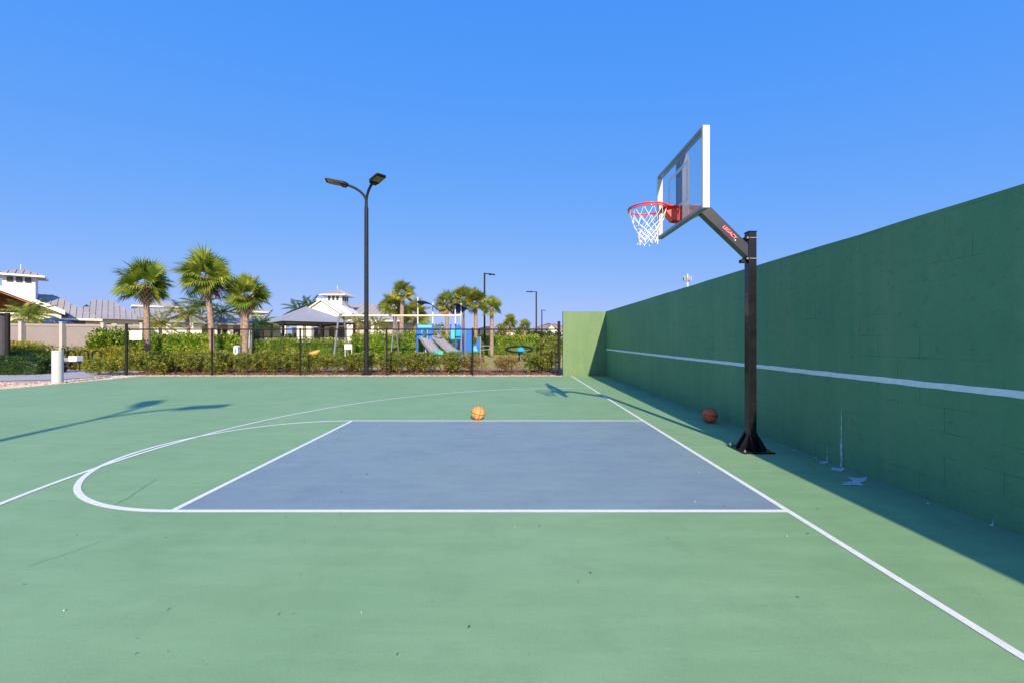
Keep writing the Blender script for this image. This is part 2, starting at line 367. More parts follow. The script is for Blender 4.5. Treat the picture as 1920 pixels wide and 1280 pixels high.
# ------------------------------------------------------------------ practice wall
def wall_material(name, ca, cb_, joints):
    m = bpy.data.materials.new(name); m.use_nodes = True; t = m.node_tree; b = t.nodes['Principled BSDF']; L = t.links.new
    b.inputs['Roughness'].default_value = .55; b.inputs['Specular IOR Level'].default_value = .3
    tc = t.nodes.new('ShaderNodeTexCoord'); sp = t.nodes.new('ShaderNodeSeparateXYZ'); L(tc.outputs['Object'], sp.inputs[0])
    su = t.nodes.new('ShaderNodeMath'); L(sp.outputs[0], su.inputs[0]); L(sp.outputs[1], su.inputs[1])
    cb = t.nodes.new('ShaderNodeCombineXYZ'); L(su.outputs[0], cb.inputs[0]); L(sp.outputs[2], cb.inputs[1])
    br = t.nodes.new('ShaderNodeTexBrick'); L(cb.outputs[0], br.inputs['Vector']); br.inputs['Scale'].default_value = 1
    br.inputs['Brick Width'].default_value = .41; br.inputs['Row Height'].default_value = .205; br.inputs['Mortar Size'].default_value = .0045; br.inputs['Mortar Smooth'].default_value = .6
    br.inputs['Color1'].default_value = (0,0,0,1); br.inputs['Color2'].default_value = (.25,.25,.25,1); br.inputs['Mortar'].default_value = (1,1,1,1)
    def noi(sc, det=5, vec=None, rough=.6, dist=0):
        n = t.nodes.new('ShaderNodeTexNoise'); n.inputs['Scale'].default_value = sc; n.inputs['Detail'].default_value = det; n.inputs['Roughness'].default_value = rough; n.inputs['Distortion'].default_value = dist
        L(vec or tc.outputs['Object'], n.inputs['Vector']); return n.outputs['Fac']
    def rng(v, a, c, d=0., e=1.):
        r = t.nodes.new('ShaderNodeMapRange'); L(v, r.inputs['Value'])
        for k, x in zip(('From Min','From Max','To Min','To Max'), (a, c, d, e)): r.inputs[k].default_value = x
        return r.outputs[0]
    def mul(a, c):
        n = t.nodes.new('ShaderNodeMath'); n.operation = 'MULTIPLY'; L(a, n.inputs[0])
        if isinstance(c, float): n.inputs[1].default_value = c
        else: L(c, n.inputs[1])
        return n.outputs[0]
    def mix(f, a, c):
        x = t.nodes.new('ShaderNodeMix'); x.data_type = 'RGBA'; L(f, x.inputs[0])
        if isinstance(a, tuple): x.inputs[6].default_value = (*a, 1)
        else: L(a, x.inputs[6])
        if isinstance(c, tuple): x.inputs[7].default_value = (*c, 1)
        else: L(c, x.inputs[7])
        return x.outputs[2]
    col = mix(rng(noi(.8, 5), .3, .7), ca, cb_)
    mp = t.nodes.new('ShaderNodeMapping'); mp.inputs['Scale'].default_value = (3, 3, .25); L(tc.outputs['Object'], mp.inputs[0])
    col = mix(rng(noi(1, 5, mp.outputs[0]), .45, .75, 0, .6), col, (.19,.31,.15))       # vertical run-down stains
    mort = mul(rng(br.outputs['Fac'], 0, 1), rng(noi(1.4, 4), .50, .66))             # joints show through only here and there
    col = mix(mul(mort, .85*joints), col, (.03,.085,.045))
    col = mix(rng(noi(9, 6), .58, .76, 0, .55), col, (.06,.15,.08))
    col = mix(rng(noi(3.2, 7, None, .7), .50, .72, 0, .45), col, (.075,.19,.10))           # repainted patches
    col = mix(rng(noi(60, 3), .66, .76, 0, .35), col, (.25,.38,.24))                      # chips
    L(col, b.inputs['Base Color'])
    hsum = t.nodes.new('ShaderNodeMath'); hsum.operation = 'MULTIPLY_ADD'; L(br.outputs['Fac'], hsum.inputs[0]); hsum.inputs[1].default_value = -.25*joints
    L(mul(noi(55, 6), 1.0), hsum.inputs[2])
    bp = t.nodes.new('ShaderNodeBump'); bp.inputs['Strength'].default_value = .5; bp.inputs['Distance'].default_value = .008
    L(hsum.outputs[0], bp.inputs['Height']); L(bp.outputs[0], b.inputs['Normal'])
    return m
M_wall = wall_material('green_painted_block', (.092,.252,.120), (.130,.300,.138), 1.)
M_wall2 = wall_material('sunlit_tint_green_stucco', (.128,.225,.108), (.150,.248,.120), 0.)  # smooth return: same green paint, warm sunlight mixed into its colour
wt = thing('practice_wall', 'tall dark green painted block wall with white net line beside court', 'wall', (XW,5,0))
WH = 2.49
b = MB()
n = 60; ys = [-13+(YW+13)*i/n for i in range(n+1)]
tops = [WH+.012*noise.noise(Vector((y*1.3,3,0))) for y in ys]
vs = []
for y, z in zip(ys, tops): vs += [(XW,y,-.1),(XW,y,z),(XW+.2,y,z),(XW+.2,y,-.1)]
fs = [(4*i+j, 4*i+(j+1) % 4, 4*i+4+(j+1) % 4, 4*i+4+j) for i in range(n) for j in range(4)]+[(0,1,2,3),(4*n+3,4*n+2,4*n+1,4*n)]
b.add(vs, fs); b.build('long_wall', M_wall, wt)
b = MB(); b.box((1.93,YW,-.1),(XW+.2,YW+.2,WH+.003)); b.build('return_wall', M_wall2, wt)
def wpt(px, py, dx=.004):
    Y = (XW-dx)*F/(px-CX); return (XW-dx, Y, H-(py-CY)*Y/F)
b = MB(); top = []; bot = []
for i in range(180):
    y = -6+i*(YW-.05+6)/179; zc = 1.0+.025*max(0,(y-9)/7)
    top.append((XW-.004, y, zc+.027+R.uniform(-.003,.003))); bot.append((XW-.004, y, zc-.026+R.uniform(-.003,.003)))
b.add(top+bot, [(i, i+1, 180+i+1, 180+i) for i in range(179)]); b.build('net_line', M_white, wt, recalc=False)
M_stain = mat('chalky_stain', (.62,.68,.66), .8, 0, 25, col2=(.18,.32,.19), detail=6)
def streak(px, y0, y1, wmax):
    b = MB(); n = 14; l = []; r = []
    for i in range(n+1):
        k = i/n; X, Y, Z = wpt(px+R.uniform(-.6,.6), y0+(y1-y0)*k); ww = wmax*(.15+.85*min(1, k*1.6))*R.uniform(.6,1.1)
        l.append((X, Y-ww/2, Z)); r.append((X, Y+ww/2, Z))
    b.add(l+r, [(i, i+1, n+1+i+1, n+1+i) for i in range(n)]); b.build('stain', M_stain, wt, recalc=False)
streak(1577.5, 768, 879, .04); streak(1551, 832, 868, .018); streak(1374, 780, 796, .01); streak(1862, 972, 990, .012)
M_caulk = mat('chalky_splash', (.72,.74,.78), .8, 0, 45, col2=(.30,.40,.40), detail=6)
polys = []
for pts in ([(1576,884),(1556,880),(1561,876),(1578,878),(1581,874),(1584,880)], [(1534,867),(1548,864),(1553,862),(1554,867),(1545,869)],
            [(1576,909),(1590,902),(1601,903),(1588,893),(1606,896),(1626,894),(1624,901),(1612,904),(1620,910),(1600,909)]):
    polys.append([(min(G(*p)[0], XW-.006), G(*p)[1]) for p in pts])
flat('splash_stain', polys, M_caulk, .004, kind='structure')

# ------------------------------------------------------------------ basketball goal
gx, gy = 3.0, 5.08
t = thing('basketball_goal', 'black post basketball goal with clear board, orange rim and white net', 'basketball hoop', (gx,gy,0))
b = MB(); b.box((gx-.05,gy-.05,.02),(gx+.05,gy+.05,2.745)); post = b.build('post', M_black, t, bevel=.006)
b = MB(); b.box((gx-.056,gy-.056,2.745),(gx+.056,gy+.056,2.752)); b.build('post_cap', M_black, t)
b = MB(); b.box((gx-.192,gy-.192,0.0),(gx+.192,gy+.192,.022)); pl = b.build('base_plate', M_black, t, bevel=.003)
for sx in (-1,1):
    for sy in (-1,1):
        b = MB(); b.lathe([(.014,.022),(.014,.034),(.008,.035),(.008,.048)], 6, (gx+sx*.168,gy+sy*.168,0)); b.build('anchor_bolt', M_alud, t)
for s in (-1,1):
    b = MB(); y = gy+s*.047
    b.prism([(gx-.175,y-.005,.022),(gx+.175,y-.005,.022),(gx+.052,y-.005,.23),(gx-.052,y-.005,.23)], (0,.010,0)); b.build('gusset', M_black, t)
    b = MB(); x = gx+s*.047
    b.prism([(x-.0055,gy-.175,.022),(x-.0055,gy+.175,.022),(x-.0055,gy+.0525,.232),(x-.0055,gy-.0525,.232)], (.011,0,0)); b.build('gusset', M_black, t)
# arm
aw = .052
A0 = Vector((gx-.055, gy, 2.50)); A1 = Vector((2.43, gy, 3.0)); A2 = Vector((2.17, gy, 3.015))
b = MB()
d = Vector((A1.x-A0.x,0,A1.z-A0.z)).normalized(); nn = Vector((-d.z,0,d.x)); nn = nn if nn.z > 0 else -nn
hh = .062
pr = [A0-Vector((0,0,.085)), A0+Vector((0,0,.085)), A1+nn*hh+Vector((.01,0,.0)), A2+Vector((0,0,.075)), A2-Vector((0,0,.045)), A1-nn*hh+Vector((-.02,0,.012))]
b.prism([p-Vector((0,aw,0)) for p in pr], (0,2*aw,0)); arm = b.build('arm', M_greyarm, t, bevel=.006)
# clamps
for z in (2.665, 2.405):
    b = MB(); q = .058
    b.tube([(gx-.085,gy-q,z),(gx+q,gy-q,z),(gx+q,gy+q,z),(gx-.085,gy+q,z)], .0065, 6)
    b.box((gx-.075,gy-q-.012,z-.012),(gx-.065,gy-q+.012,z+.012)); b.box((gx-.075,gy+q-.012,z-.012),(gx-.065,gy+q+.012,z+.012))
    b.build('clamp_bolt', M_steel, t)
b = MB(); b.box((gx-.066,gy-.08,2.38),(gx-.052,gy+.08,2.43)); b.build('mounting_bracket', M_dark, t)
b = MB(); b.box((gx-.066,gy-.08,2.64),(gx-.052,gy+.08,2.69)); b.build('mounting_bracket', M_dark, t)
b = MB(); b.box((gx-.13,gy-.03,2.36),(gx-.0665,gy+.03,2.40)); b.build('mounting_lug', M_dark, t)
# logo lettering on the arm
def text_mesh(name, body, size, mtx, m, parent, shear=0., ext=.002, bold=0.):
    cu = bpy.data.curves.new(name, 'FONT'); cu.body = body; cu.size = size; cu.shear = shear; cu.extrude = ext; cu.align_x = 'CENTER'; cu.align_y = 'CENTER'; cu.offset = bold
    o = bpy.data.objects.new(name, cu); COL.objects.link(o); bpy.context.view_layer.update()
    dg = bpy.context.evaluated_depsgraph_get(); me = bpy.data.meshes.new_from_object(o.evaluated_get(dg)); bpy.data.objects.remove(o)
    me.name = name; o0 = Vector(parent['_o']); me.transform(Matrix.Translation(-o0) @ mtx); me.materials.clear(); me.materials.append(m)
    r = bpy.data.objects.new(name, me); COL.objects.link(r); r.parent = parent; r['_o'] = parent['_o']; return r
mid = A0.lerp(A1, .47)+Vector((0,-aw-.003,0))
dx = (A0-A1).normalized(); 
mt = Matrix(((dx.x, -dx.z*-1*0+nn.x, 0, mid.x), (0, 0, -1, mid.y), (dx.z, nn.z, 0, mid.z), (0,0,0,1)))
text_mesh('logo_lettering', 'LEGACY', .060, mt, mat('logo_red', (.80,.05,.12), .5), arm, .25, .0015, .0022)
mt2 = mt.copy(); mt2.translation = mid+Vector((0,-.003,0))
text_mesh('logo_highlight', 'LEGACY', .058, mt2, mat('logo_pale', (.85,.55,.62), .5), arm, .25, .0005, -.0012)
b = MB(); c = mid+dx*.122-nn*.022; b.tube([c, c+Vector((0,-.004,0))], .008, 12); b.build('logo_dot', mat('logo_white', (.85,.85,.85), .5), arm)
# backboard
bx, y0, y1, z0, z1, dp = 2.07, 4.385, 5.80, 2.835, 3.735, .075
for ya_, yb_ in ((y0, y0+.032), (y1-.032, y1)):
    bb = MB(); bb.box((bx,ya_,z0),(bx+dp,yb_,z1)); bb.build('board_stile', M_alu, t, bevel=.002)
for za_, zb_ in ((z0, z0+.032), (z1-.032, z1)):
    bb = MB(); bb.box((bx+.001,y0+.032,za_),(bx+dp-.001,y1-.032,zb_)); bb.build('board_rail', M_alud, t)
mg = bpy.data.materials.new('clear_acrylic'); mg.use_nodes = True; gt_ = mg.node_tree; gb = gt_.nodes['Principled BSDF']
gb.inputs['Base Color'].default_value = (.9,.93,.97,1); gb.inputs['Roughness'].default_value = .05
trn = gt_.nodes.new('ShaderNodeBsdfTransparent'); trn.inputs[0].default_value = (.93,.95,.97,1); mxs = gt_.nodes.new('ShaderNodeMixShader')
glo = gt_.nodes.new('ShaderNodeBsdfGlossy'); glo.inputs['Roughness'].default_value = .03; fr = gt_.nodes.new('ShaderNodeFresnel'); fr.inputs[0].default_value = 1.55
mxs.inputs[0].default_value = .10; gt_.links.new(trn.outputs[0], mxs.inputs[1]); gt_.links.new(glo.outputs[0], mxs.inputs[2])
mx2 = gt_.nodes.new('ShaderNodeMixShader'); mx2.inputs[0].default_value = .05; gt_.links.new(mxs.outputs[0], mx2.inputs[1]); gt_.links.new(gb.outputs[0], mx2.inputs[2])
gt_.links.new(mx2.outputs[0], gt_.nodes['Material Output'].inputs[0])
bb = MB(); bb.box((bx+.012,y0+.034,z0+.034),(bx+.020,y1-.034,z1-.034)); pane = bb.build('glass_pane', mg, t)
mw = bpy.data.materials.new('translucent_white_marking'); mw.use_nodes = True; q = mw.node_tree; qb = q.nodes['Principled BSDF']; qb.inputs['Base Color'].default_value = (.75,.78,.85,1)
qt = q.nodes.new('ShaderNodeBsdfTransparent'); qm = q.nodes.new('ShaderNodeMixShader'); qm.inputs[0].default_value = .6
q.links.new(qt.outputs[0], qm.inputs[1]); q.links.new(qb.outputs[0], qm.inputs[2]); q.links.new(qm.outputs[0], q.nodes['Material Output'].inputs[0])
cyb = (y0+y1)/2
bb = MB(); sx = bx+.010
for (a, c_) in (((sx,cyb-.305,3.05),(sx+.0012,cyb-.255,3.49)), ((sx,cyb+.255,3.05),(sx+.0012,cyb+.305,3.49)), ((sx,cyb-.305,3.49),(sx+.0012,cyb+.305,3.54)), ((sx,cyb-.255,3.05),(sx+.0012,cyb+.255,3.09))): bb.box(a, c_)
bb.build('target_square', mw, pane)
# rear support: channel with a rounded top
M_chan = mat('board_support_grey', (.07,.085,.13), .4, .1, 8)
bb = MB(); yw0, yw1 = cyb-.115, cyb+.085
for ya_, yb_ in ((yw0, yw0+.055), (yw1-.055, yw1)):
    prof = [(bx+.024, 2.868), (bx+.112, 2.868), (bx+.112, 3.62)]+[(bx+.068+.044*cos(a*pi/8), 3.62+.07*sin(a*pi/8)) for a in range(1,8)]+[(bx+.024, 3.62)]
    bb.prism([(x, ya_, z) for x, z in prof], (0, yb_-ya_, 0))
bb.box((bx+.026,yw0+.055,2.88),(bx+.05,yw1-.055,3.44)); bb.build('board_support', M_chan, t)
bb = MB(); bb.prism([(bx+.077,cyb-.03,2.87),(bx+.077,cyb-.03,3.12),(bx+.30,cyb-.03,3.03),(bx+.30,cyb-.03,2.96)], (0,.06,0)); bb.build('support_brace', M_greyarm, t)
# rim
rx, ry, rz = 1.70, cyb-.005, 3.05
bb = MB(); bb.ring((rx,ry,rz), .2365, .0105, 48, 8); bb.ring((rx,ry,rz-.022), .2355, .0065, 48, 6)
rim = bb.build('rim', M_red, t, smooth=True)
bb = MB()
bb.prism([(bx-.006,ry-.09,rz+.03),(bx-.006,ry+.09,rz+.03),(bx-.006,ry+.07,rz-.17),(bx-.006,ry-.07,rz-.17)], (.014,0,0))
bb.add([(bx-.008,ry-.085,rz+.012),(bx-.008,ry+.085,rz+.012),(rx+.17,ry+.16,rz+.008),(rx+.17,ry-.16,rz+.008),
        (bx-.008,ry-.085,rz-.002),(bx-.008,ry+.085,rz-.002),(rx+.17,ry+.16,rz-.008),(rx+.17,ry-.16,rz-.008)], [(0,1,2,3),(7,6,5,4),(0,3,7,4),(1,0,4,5),(2,1,5,6),(3,2,6,7)])
for s in (-1,1):
    y = ry+s*.062
    bb.prism([(bx-.008,y-.003,rz-.003),(rx+.19,y-.003,rz-.003),(rx+.19,y-.003,rz-.02),(bx-.07,y-.003,rz-.16),(bx-.008,y-.003,rz-.17)], (0,.006,0))
bb.prism([(rx+.19,ry-.059,rz-.018),(bx-.07,ry-.059,rz-.158),(bx-.07,ry-.059,rz-.164),(rx+.19,ry-.059,rz-.024)], (0,.118,0))
bb.build('rim_bracket', M_red, t)
# net
bb = MB(); nn_ = 12
lev = [(0,.228),(-.11,.200),(-.18,.165),(-.225,.145),(-.265,.133),(-.305,.125),(-.342,.120),(-.378,.118),(-.408,.122)]
pt = lambda k, i: Vector((rx+(lev[k][1]+R.uniform(-.006,.006))*cos(2*pi*(i+.5*(k % 2))/nn_), ry+(lev[k][1]+R.uniform(-.006,.006))*sin(2*pi*(i+.5*(k % 2))/nn_), rz-.02+lev[k][0]+R.uniform(-.008,.008)*(k > 0)))
G_ = [[pt(k, i) for i in range(nn_)] for k in range(len(lev))]
for k in range(len(lev)-1):
    for i in range(nn_):
        j = (i+1) % nn_ if k % 2 else (i-1) % nn_
        for q_ in (i, j):
            a, c_ = G_[k][i], G_[k+1][q_]; m_ = (a+c_)/2+Vector((R.uniform(-.004,.004), R.uniform(-.004,.004), -.003))
            bb.tube([a, m_, c_], .0034 if k < 2 else .0045, 5, cap=False)
for i in range(nn_): bb.tube([G_[-1][i], G_[-1][i]+Vector((0,0,-.02))], .006, 5)
bb.build('net', M_net, t)

# ------------------------------------------------------------------ basketballs
def ball(px, py, m, label, rot):
    x, Y = G(px, py); r = .121
    t = thing('basketball', label, 'ball', (x, Y, r+.002), group='basketballs on the court', local=True)
    bm = bmesh.new(); bmesh.ops.create_uvsphere(bm, u_segments=40, v_segments=24, radius=r); me = bpy.data.meshes.new('ball_skin'); bm.to_mesh(me); bm.free()
    me.materials.append(m); me.shade_smooth(); o = bpy.data.objects.new('ball_skin', me); COL.objects.link(o); o.parent = t
    b = MB(); b.ring((0,0,0), r, .0045, 48, 6, (0,0,1)); b.ring((0,0,0), r, .0045, 48, 6, (1,0,0))
    for s in (-1,1):
        pts = [Vector((s*(.50+.20*cos(2*a)), .75*cos(a), .75*sin(a))).normalized()*r for a in [2*pi*i/48 for i in range(49)]]
        b.tube(pts, .0035, 6, cap=False)
    so = b.build('seam', M_seam, t, off=Vector((0,0,0))); t.rotation_euler = rot
    return t
ball(896.5, 786.5, M_ball1, 'tan orange basketball sitting in the sun by the far lane line', (radians(8), radians(12), radians(20)))
ball(1331, 791.5, M_ball2, 'dark orange basketball in the shade against the green wall', (radians(5), radians(4), radians(75)))

# ------------------------------------------------------------------ area lamp posts
def lamp_head(b_body, b_lens, p, d, L=.72, wd=.36):
    d = d.normalized(); x = d.cross(Vector((0,0,1))).normalized(); u = x.cross(d).normalized()
    def sec(k, w_, h_, dz=0): return [p+d*k*L+x*w_*wd/2*s1+u*(h_*s2+dz) for s1, s2 in ((-1,-1),(1,-1),(1,1),(-1,1))]
    secs = [sec(0,.35,.03), sec(.08,.75,.045), sec(.2,1,.05), sec(.92,1,.035), sec(1,.82,.02)]
    vs = [v for s_ in secs for v in s_]; k = len(secs)
    b_body.add(vs, [(4*i+j, 4*i+(j+1) % 4, 4*i+4+(j+1) % 4, 4*i+4+j) for i in range(k-1) for j in range(4)]+[(3,2,1,0), tuple(4*(k-1)+j for j in range(4))])
    q = [p+d*L*a+x*wd*c_*.42-u*.052 for a, c_ in ((.34,-1),(.34,1),(.88,1),(.88,-1))]
    b_lens.prism(q, -u*.006)
    b_body.prism([p+d*L*a+x*wd*c_*.3-u*.05 for a, c_ in ((.1,-1),(.1,1),(.3,1),(.3,-1))], -u*.05)
def twin_lamp(x, y, dirs, label, zf=7.05):
    t = thing('lamp_post', label, 'lamp post', (x,y,0), group='twin head lamp posts')
    b = MB(); b.tube([(x,y,0),(x,y,.35),(x,y,zf-.45)], [.092,.09,.078], 14); b.build('pole', M_lamp, t, smooth='auto')
    b = MB(); b.lathe([(.20,0),(.20,.02),(.14,.09),(.09,.11)], 16, (x,y,0)); b.build('pole_base', M_lamp, t, smooth='auto')
    b = MB(); b.lathe([(.078,0),(.078,.05)], 14, (x,y,zf-.47)); b.build('collar', M_lamp, t)
    for (ux, uy, L) in dirs:
        b = MB(); hd = Vector((ux,uy,0)).normalized(); pts = []
        for i in range(11):
            a = i/10*radians(72); rr = L-.62
            pts.append(Vector((x,y,zf-.45))+Vector((0,0,.45)) * min(1, i/2) if i == 0 else Vector((x,y,zf-.2))+hd*(rr*(1-cos(a))/(1-cos(radians(72))))+Vector((0,0,.62*sin(a)/sin(radians(72)))))
        pts = [Vector((x,y,zf-.42))+hd*.02]+pts[1:]
        b.tube(pts, .05, 10); b.build('arm', M_lamp, t, smooth='auto')
        bb, bl = MB(), MB(); e = pts[-1]; lamp_head(bb, bl, e-hd*.08, (hd+Vector((0,0,.12))), .84, .38)
        h_ = bb.build('lamp_head', M_lamp, t); bl.build('lens', M_lens, h_)
    return t
lx, ly = G(687, 702.5)
twin_lamp(lx, ly, [(-1.6,-.45,1.36),(.85,-.85,1.18)], 'tall black twin head lamp post standing just behind the fence')
twin_lamp(-5.35, -6.2, [(1.6,.35,1.36),(-.75,1.0,1.15)], 'twin head lamp post outside the frame whose shadow falls on court')
def single_lamp(px, ptop, Y, s, arm, label):
    p = P(px, ptop, Y); t = thing('street_lamp', label, 'street lamp', (p.x, Y, 0), group='distant single head lamps')
    r = .06+.0006*Y
    b = MB(); b.tube([(p.x,Y,0),(p.x,Y,p.z)], [r*1.15, r], 10); b.build('pole', M_lamp, t)
    b = MB(); b.beam((p.x,Y,p.z-.06), (p.x+s*arm*.45,Y,p.z-.10 if s > 0 else p.z), .09, .09); b.build('arm', M_lamp, t)
    bb, bl = MB(), MB(); lamp_head(bb, bl, Vector((p.x+s*arm*.4,Y,p.z-.1 if s > 0 else p.z)), Vector((s,-.1,-.12 if s > 0 else -.02)), arm*.65, .45)
    h_ = bb.build('lamp_head', M_lamp, t); bl.build('lens', M_lens, h_)
single_lamp(908.5, 512, 38, 1, .95, 'dark single head lamp rising above the palms right of the playground')
single_lamp(1005.5, 547, 52, -1, 1.25, 'dark single head lamp with head pointing left near green wall')
single_lamp(1016, 581, 83, 1, .75, 'smallest farthest single head lamp beside the roofline')

# ------------------------------------------------------------------ chain link fence
fy = 15.75; posts = [237, 397.5, 563, 725, 886, 1048]
ft = thing('chain_link_fence', 'black chain link fence along the far edge of the court', 'fence', ((posts[0]-CX)*fy/F, fy, 0))
xs = [(p-CX)*fy/F for p in posts]
for i, x in enumerate(xs):
    top = 1.97 if i == 0 else (2.06 if i == 5 else 1.80); r = .048 if i in (0,) else (.055 if i == 5 else .034)
    b = MB(); b.tube([(x,fy,-.05),(x,fy,top)], r, 12); b.lathe([(r*1.15,0),(r*1.1,.03),(r*.4,.06)], 12, (x,fy,top)); b.build('post', M_dark, ft, smooth='auto')
b = MB(); b.tube([(xs[0],fy,1.80),(xs[-1],fy,1.80)], .024, 8); b.build('top_rail', M_dark, ft)
b = MB(); b.tube([(xs[0],fy-.03,.08),(xs[-1],fy-.03,.08)], .005, 5); b.build('tension_wire', M_dark, ft)
def chain(b, xa, xb, y, za, zb, p=.075, r=.0013):
    n = int((xb-xa+zb-za)/p)
    for i in range(n+1):
        for s in (1,-1):
            s0 = xa-(zb-za)+i*p if s == 1 else xa+i*p
            e0, e1 = s0, s0+s*(zb-za); u0, u1 = za, zb
            lo, hi = 0., 1.
            def xat(k): return e0+(e1-e0)*k
            ks = [k for k in ((xa-e0)/(e1-e0), (xb-e0)/(e1-e0))]
            k0, k1 = max(0, min(ks)), min(1, max(ks))
            if k1-k0 < .01: continue
            a = Vector((xat(k0), y+.003*s, u0+(u1-u0)*k0)); c_ = Vector((xat(k1), y+.003*s, u0+(u1-u0)*k1)); b.tube([a, c_], r, 3, cap=False)
b = MB(); chain(b, xs[0]+.05, xs[-1]-.05, fy-.035, .06, 1.79); b.build('chain_mesh', M_dark, ft)
# notice on the fence
sx0, sx1 = (243-CX)*15.66/F, (266.3-CX)*15.66/F
t = thing('notice_sign', 'white notice sign hung on the fence beside its left end post', 'sign', (sx0, 15.66, 1.39))
b = MB(); b.box((sx0,15.655,1.385),(sx1,15.66,1.735)); b.build('panel', M_sign, t)
b = MB()
for z, a, c_ in ((1.69,.14,.34),(1.655,.10,.38),(1.625,.12,.36)): b.box((sx0+a,15.652,z-.004),(sx0+c_,15.6535,z+.004))
b.beam((sx0+.30,15.6525,1.47),(sx0+.36,15.6525,1.53),.002,.022); b.build('print', M_ink, t)

# ------------------------------------------------------------------ left side: screen fence, vinyl wall, bollard, racks, cart
Y = 17.6; x1 = (14.5-CX)*Y/F
t = thing('screened_fence', 'tall black fence with dark screen at the left edge', 'fence', (x1, Y, 0))
for x in (x1, x1-3.2, x1-6.4, x1-9.6):
    b = MB(); b.tube([(x,Y,-.05),(x,Y,2.56)], .075, 12); b.build('post', M_dark, t, smooth='auto')
b = MB(); b.tube([(x1-9.6,Y,2.52),(x1,Y,2.52)], .03, 8); b.build('top_rail', M_dark, t)
b = MB(); b.box((x1-9.6,Y+.08,.1),(x1-.22,Y+.09,2.5)); b.build('screen', M_screen, t)
b = MB(); chain(b, x1-.25, x1-.05, Y, .1, 2.5, .06, .003); b.build('chain_mesh', M_dark, t)
# vinyl wall
vp = [(-75,599.5),(42.5,603),(118.5,607),(195.5,609)]
def vpt(px):
    k = (px-42.5)/(118.5-42.5); Yv = 23.2+k*.75; return Vector(((px-CX)*Yv/F, Yv, 0))
vt = thing('vinyl_fence', 'tan panel fence wall with cream posts in front of the clubhouse', 'fence', tuple(vpt(118.5)))
vps = [vpt(-110-76*k) for k in (5,4,3,2,1)]+[vpt(-110), vpt(-34), vpt(42.5), vpt(118.5), vpt(195.5), vpt(268)]
for i, p in enumerate(vps):
    b = MB(); b.box((p.x-.09,p.y-.14,-.05),(p.x+.09,p.y+.1,2.42)); b.prism([(p.x-.11,p.y-.16,2.42),(p.x+.11,p.y-.16,2.42),(p.x+.11,p.y+.12,2.42),(p.x-.11,p.y+.12,2.42)], (0,0,.04)); b.build('post', M_vinylp, vt)
    if i < len(vps)-1:
        q_ = vps[i+1]; b = MB(); d = (q_-p).normalized()
        b.beam(p+d*.1+Vector((0,.06,1.12)), q_-d*.1+Vector((0,.06,1.12)), .04, 2.2, (0,0,1)); b.build('panel', M_vinyl, vt)
        b = MB(); b.beam(p+d*.09+Vector((0,.05,2.26)), q_-d*.09+Vector((0,.05,2.26)), .09, .14); b.build('rail', mat('vinyl_rail', (.32,.29,.285), .6, .03, 3), vt)
# bollard
bxp, byp = G(108, 717)
t = thing('bollard', 'thick white round bollard at the left corner of the court', 'bollard', (bxp,byp,0))
b = MB(); b.lathe([(.135,-.05),(.135,1.0),(.135,1.035)], 32, (bxp,byp,0)); b.build('tube', M_bollard, t, smooth='auto')
b = MB(); b.lathe([(.134,0),(.131,.012),(.05,.022)], 32, (bxp,byp,1.035)); b.build('cap', M_bollard, t, smooth='auto')
# bike racks
for px, lab in ((133,'leftmost black hoop bike rack, half hidden behind the white box cart'),(157.5,'middle black hoop bike rack, beside the cart'),(181,'rightmost black hoop bike rack, behind the low shrub')):
    Yr = 18.9; c = (px-CX)*Yr/F; w_ = .15; o = Vector((c,Yr,0))
    b = MB(); a_ = radians(25)
    pts = [Vector((-w_,0,-.03)),Vector((-w_,0,.75))]+[Vector((w_*-cos(pi*i/10),0,.75+w_*sin(pi*i/10))) for i in range(1,10)]+[Vector((w_,0,.75)),Vector((w_,0,-.03))]
    b.tube([o+Vector((p.x*cos(a_),p.x*sin(a_),p.z)) for p in pts], .03, 8)
    r_ = b.build('bike_rack', M_dark, None, off=o); r_.location = o; tag(r_, lab, 'bike rack', 'hoop bike racks')
# small cart
Yc = 17.6; c = (136-CX)*Yc/F
t = thing('hand_cart', 'small dark wheeled cart with white box beside the bike racks', 'cart', (c,Yc,0))
x_ = lambda px: (px-CX)*Yc/F
z_ = lambda py: H-(py-CY)*Yc/F
b = MB(); b.box((x_(134.5),Yc-.15,z_(677)),(x_(150),Yc+.15,z_(667))); b.build('box', M_sign, t, bevel=.02)
b = MB(); b.box((x_(119),Yc-.12,z_(677)),(x_(134.2),Yc+.12,z_(670))); b.build('tray', mat('lilac_grey', (.30,.29,.36), .5, .05, 5), t, bevel=.01)
b = MB(); b.beam((x_(118),Yc,z_(679)),(x_(152),Yc,z_(679)), .25, .05); b.beam((x_(122),Yc,z_(679)),(x_(122),Yc,.0), .05,.05); b.build('frame', M_rub, t)
for px in (142.5, 128):
    b = MB(); b.ring((x_(px),Yc-.16,z_(685.0)), .155, .024, 24, 8, (0,1,0)); wl = b.build('wheel', M_rub, t, smooth=True)
    b = MB(); b.tube([(x_(px),Yc-.18,z_(685)),(x_(px),Yc-.1,z_(685))], .02, 8); b.build('hub', M_steel, wl)

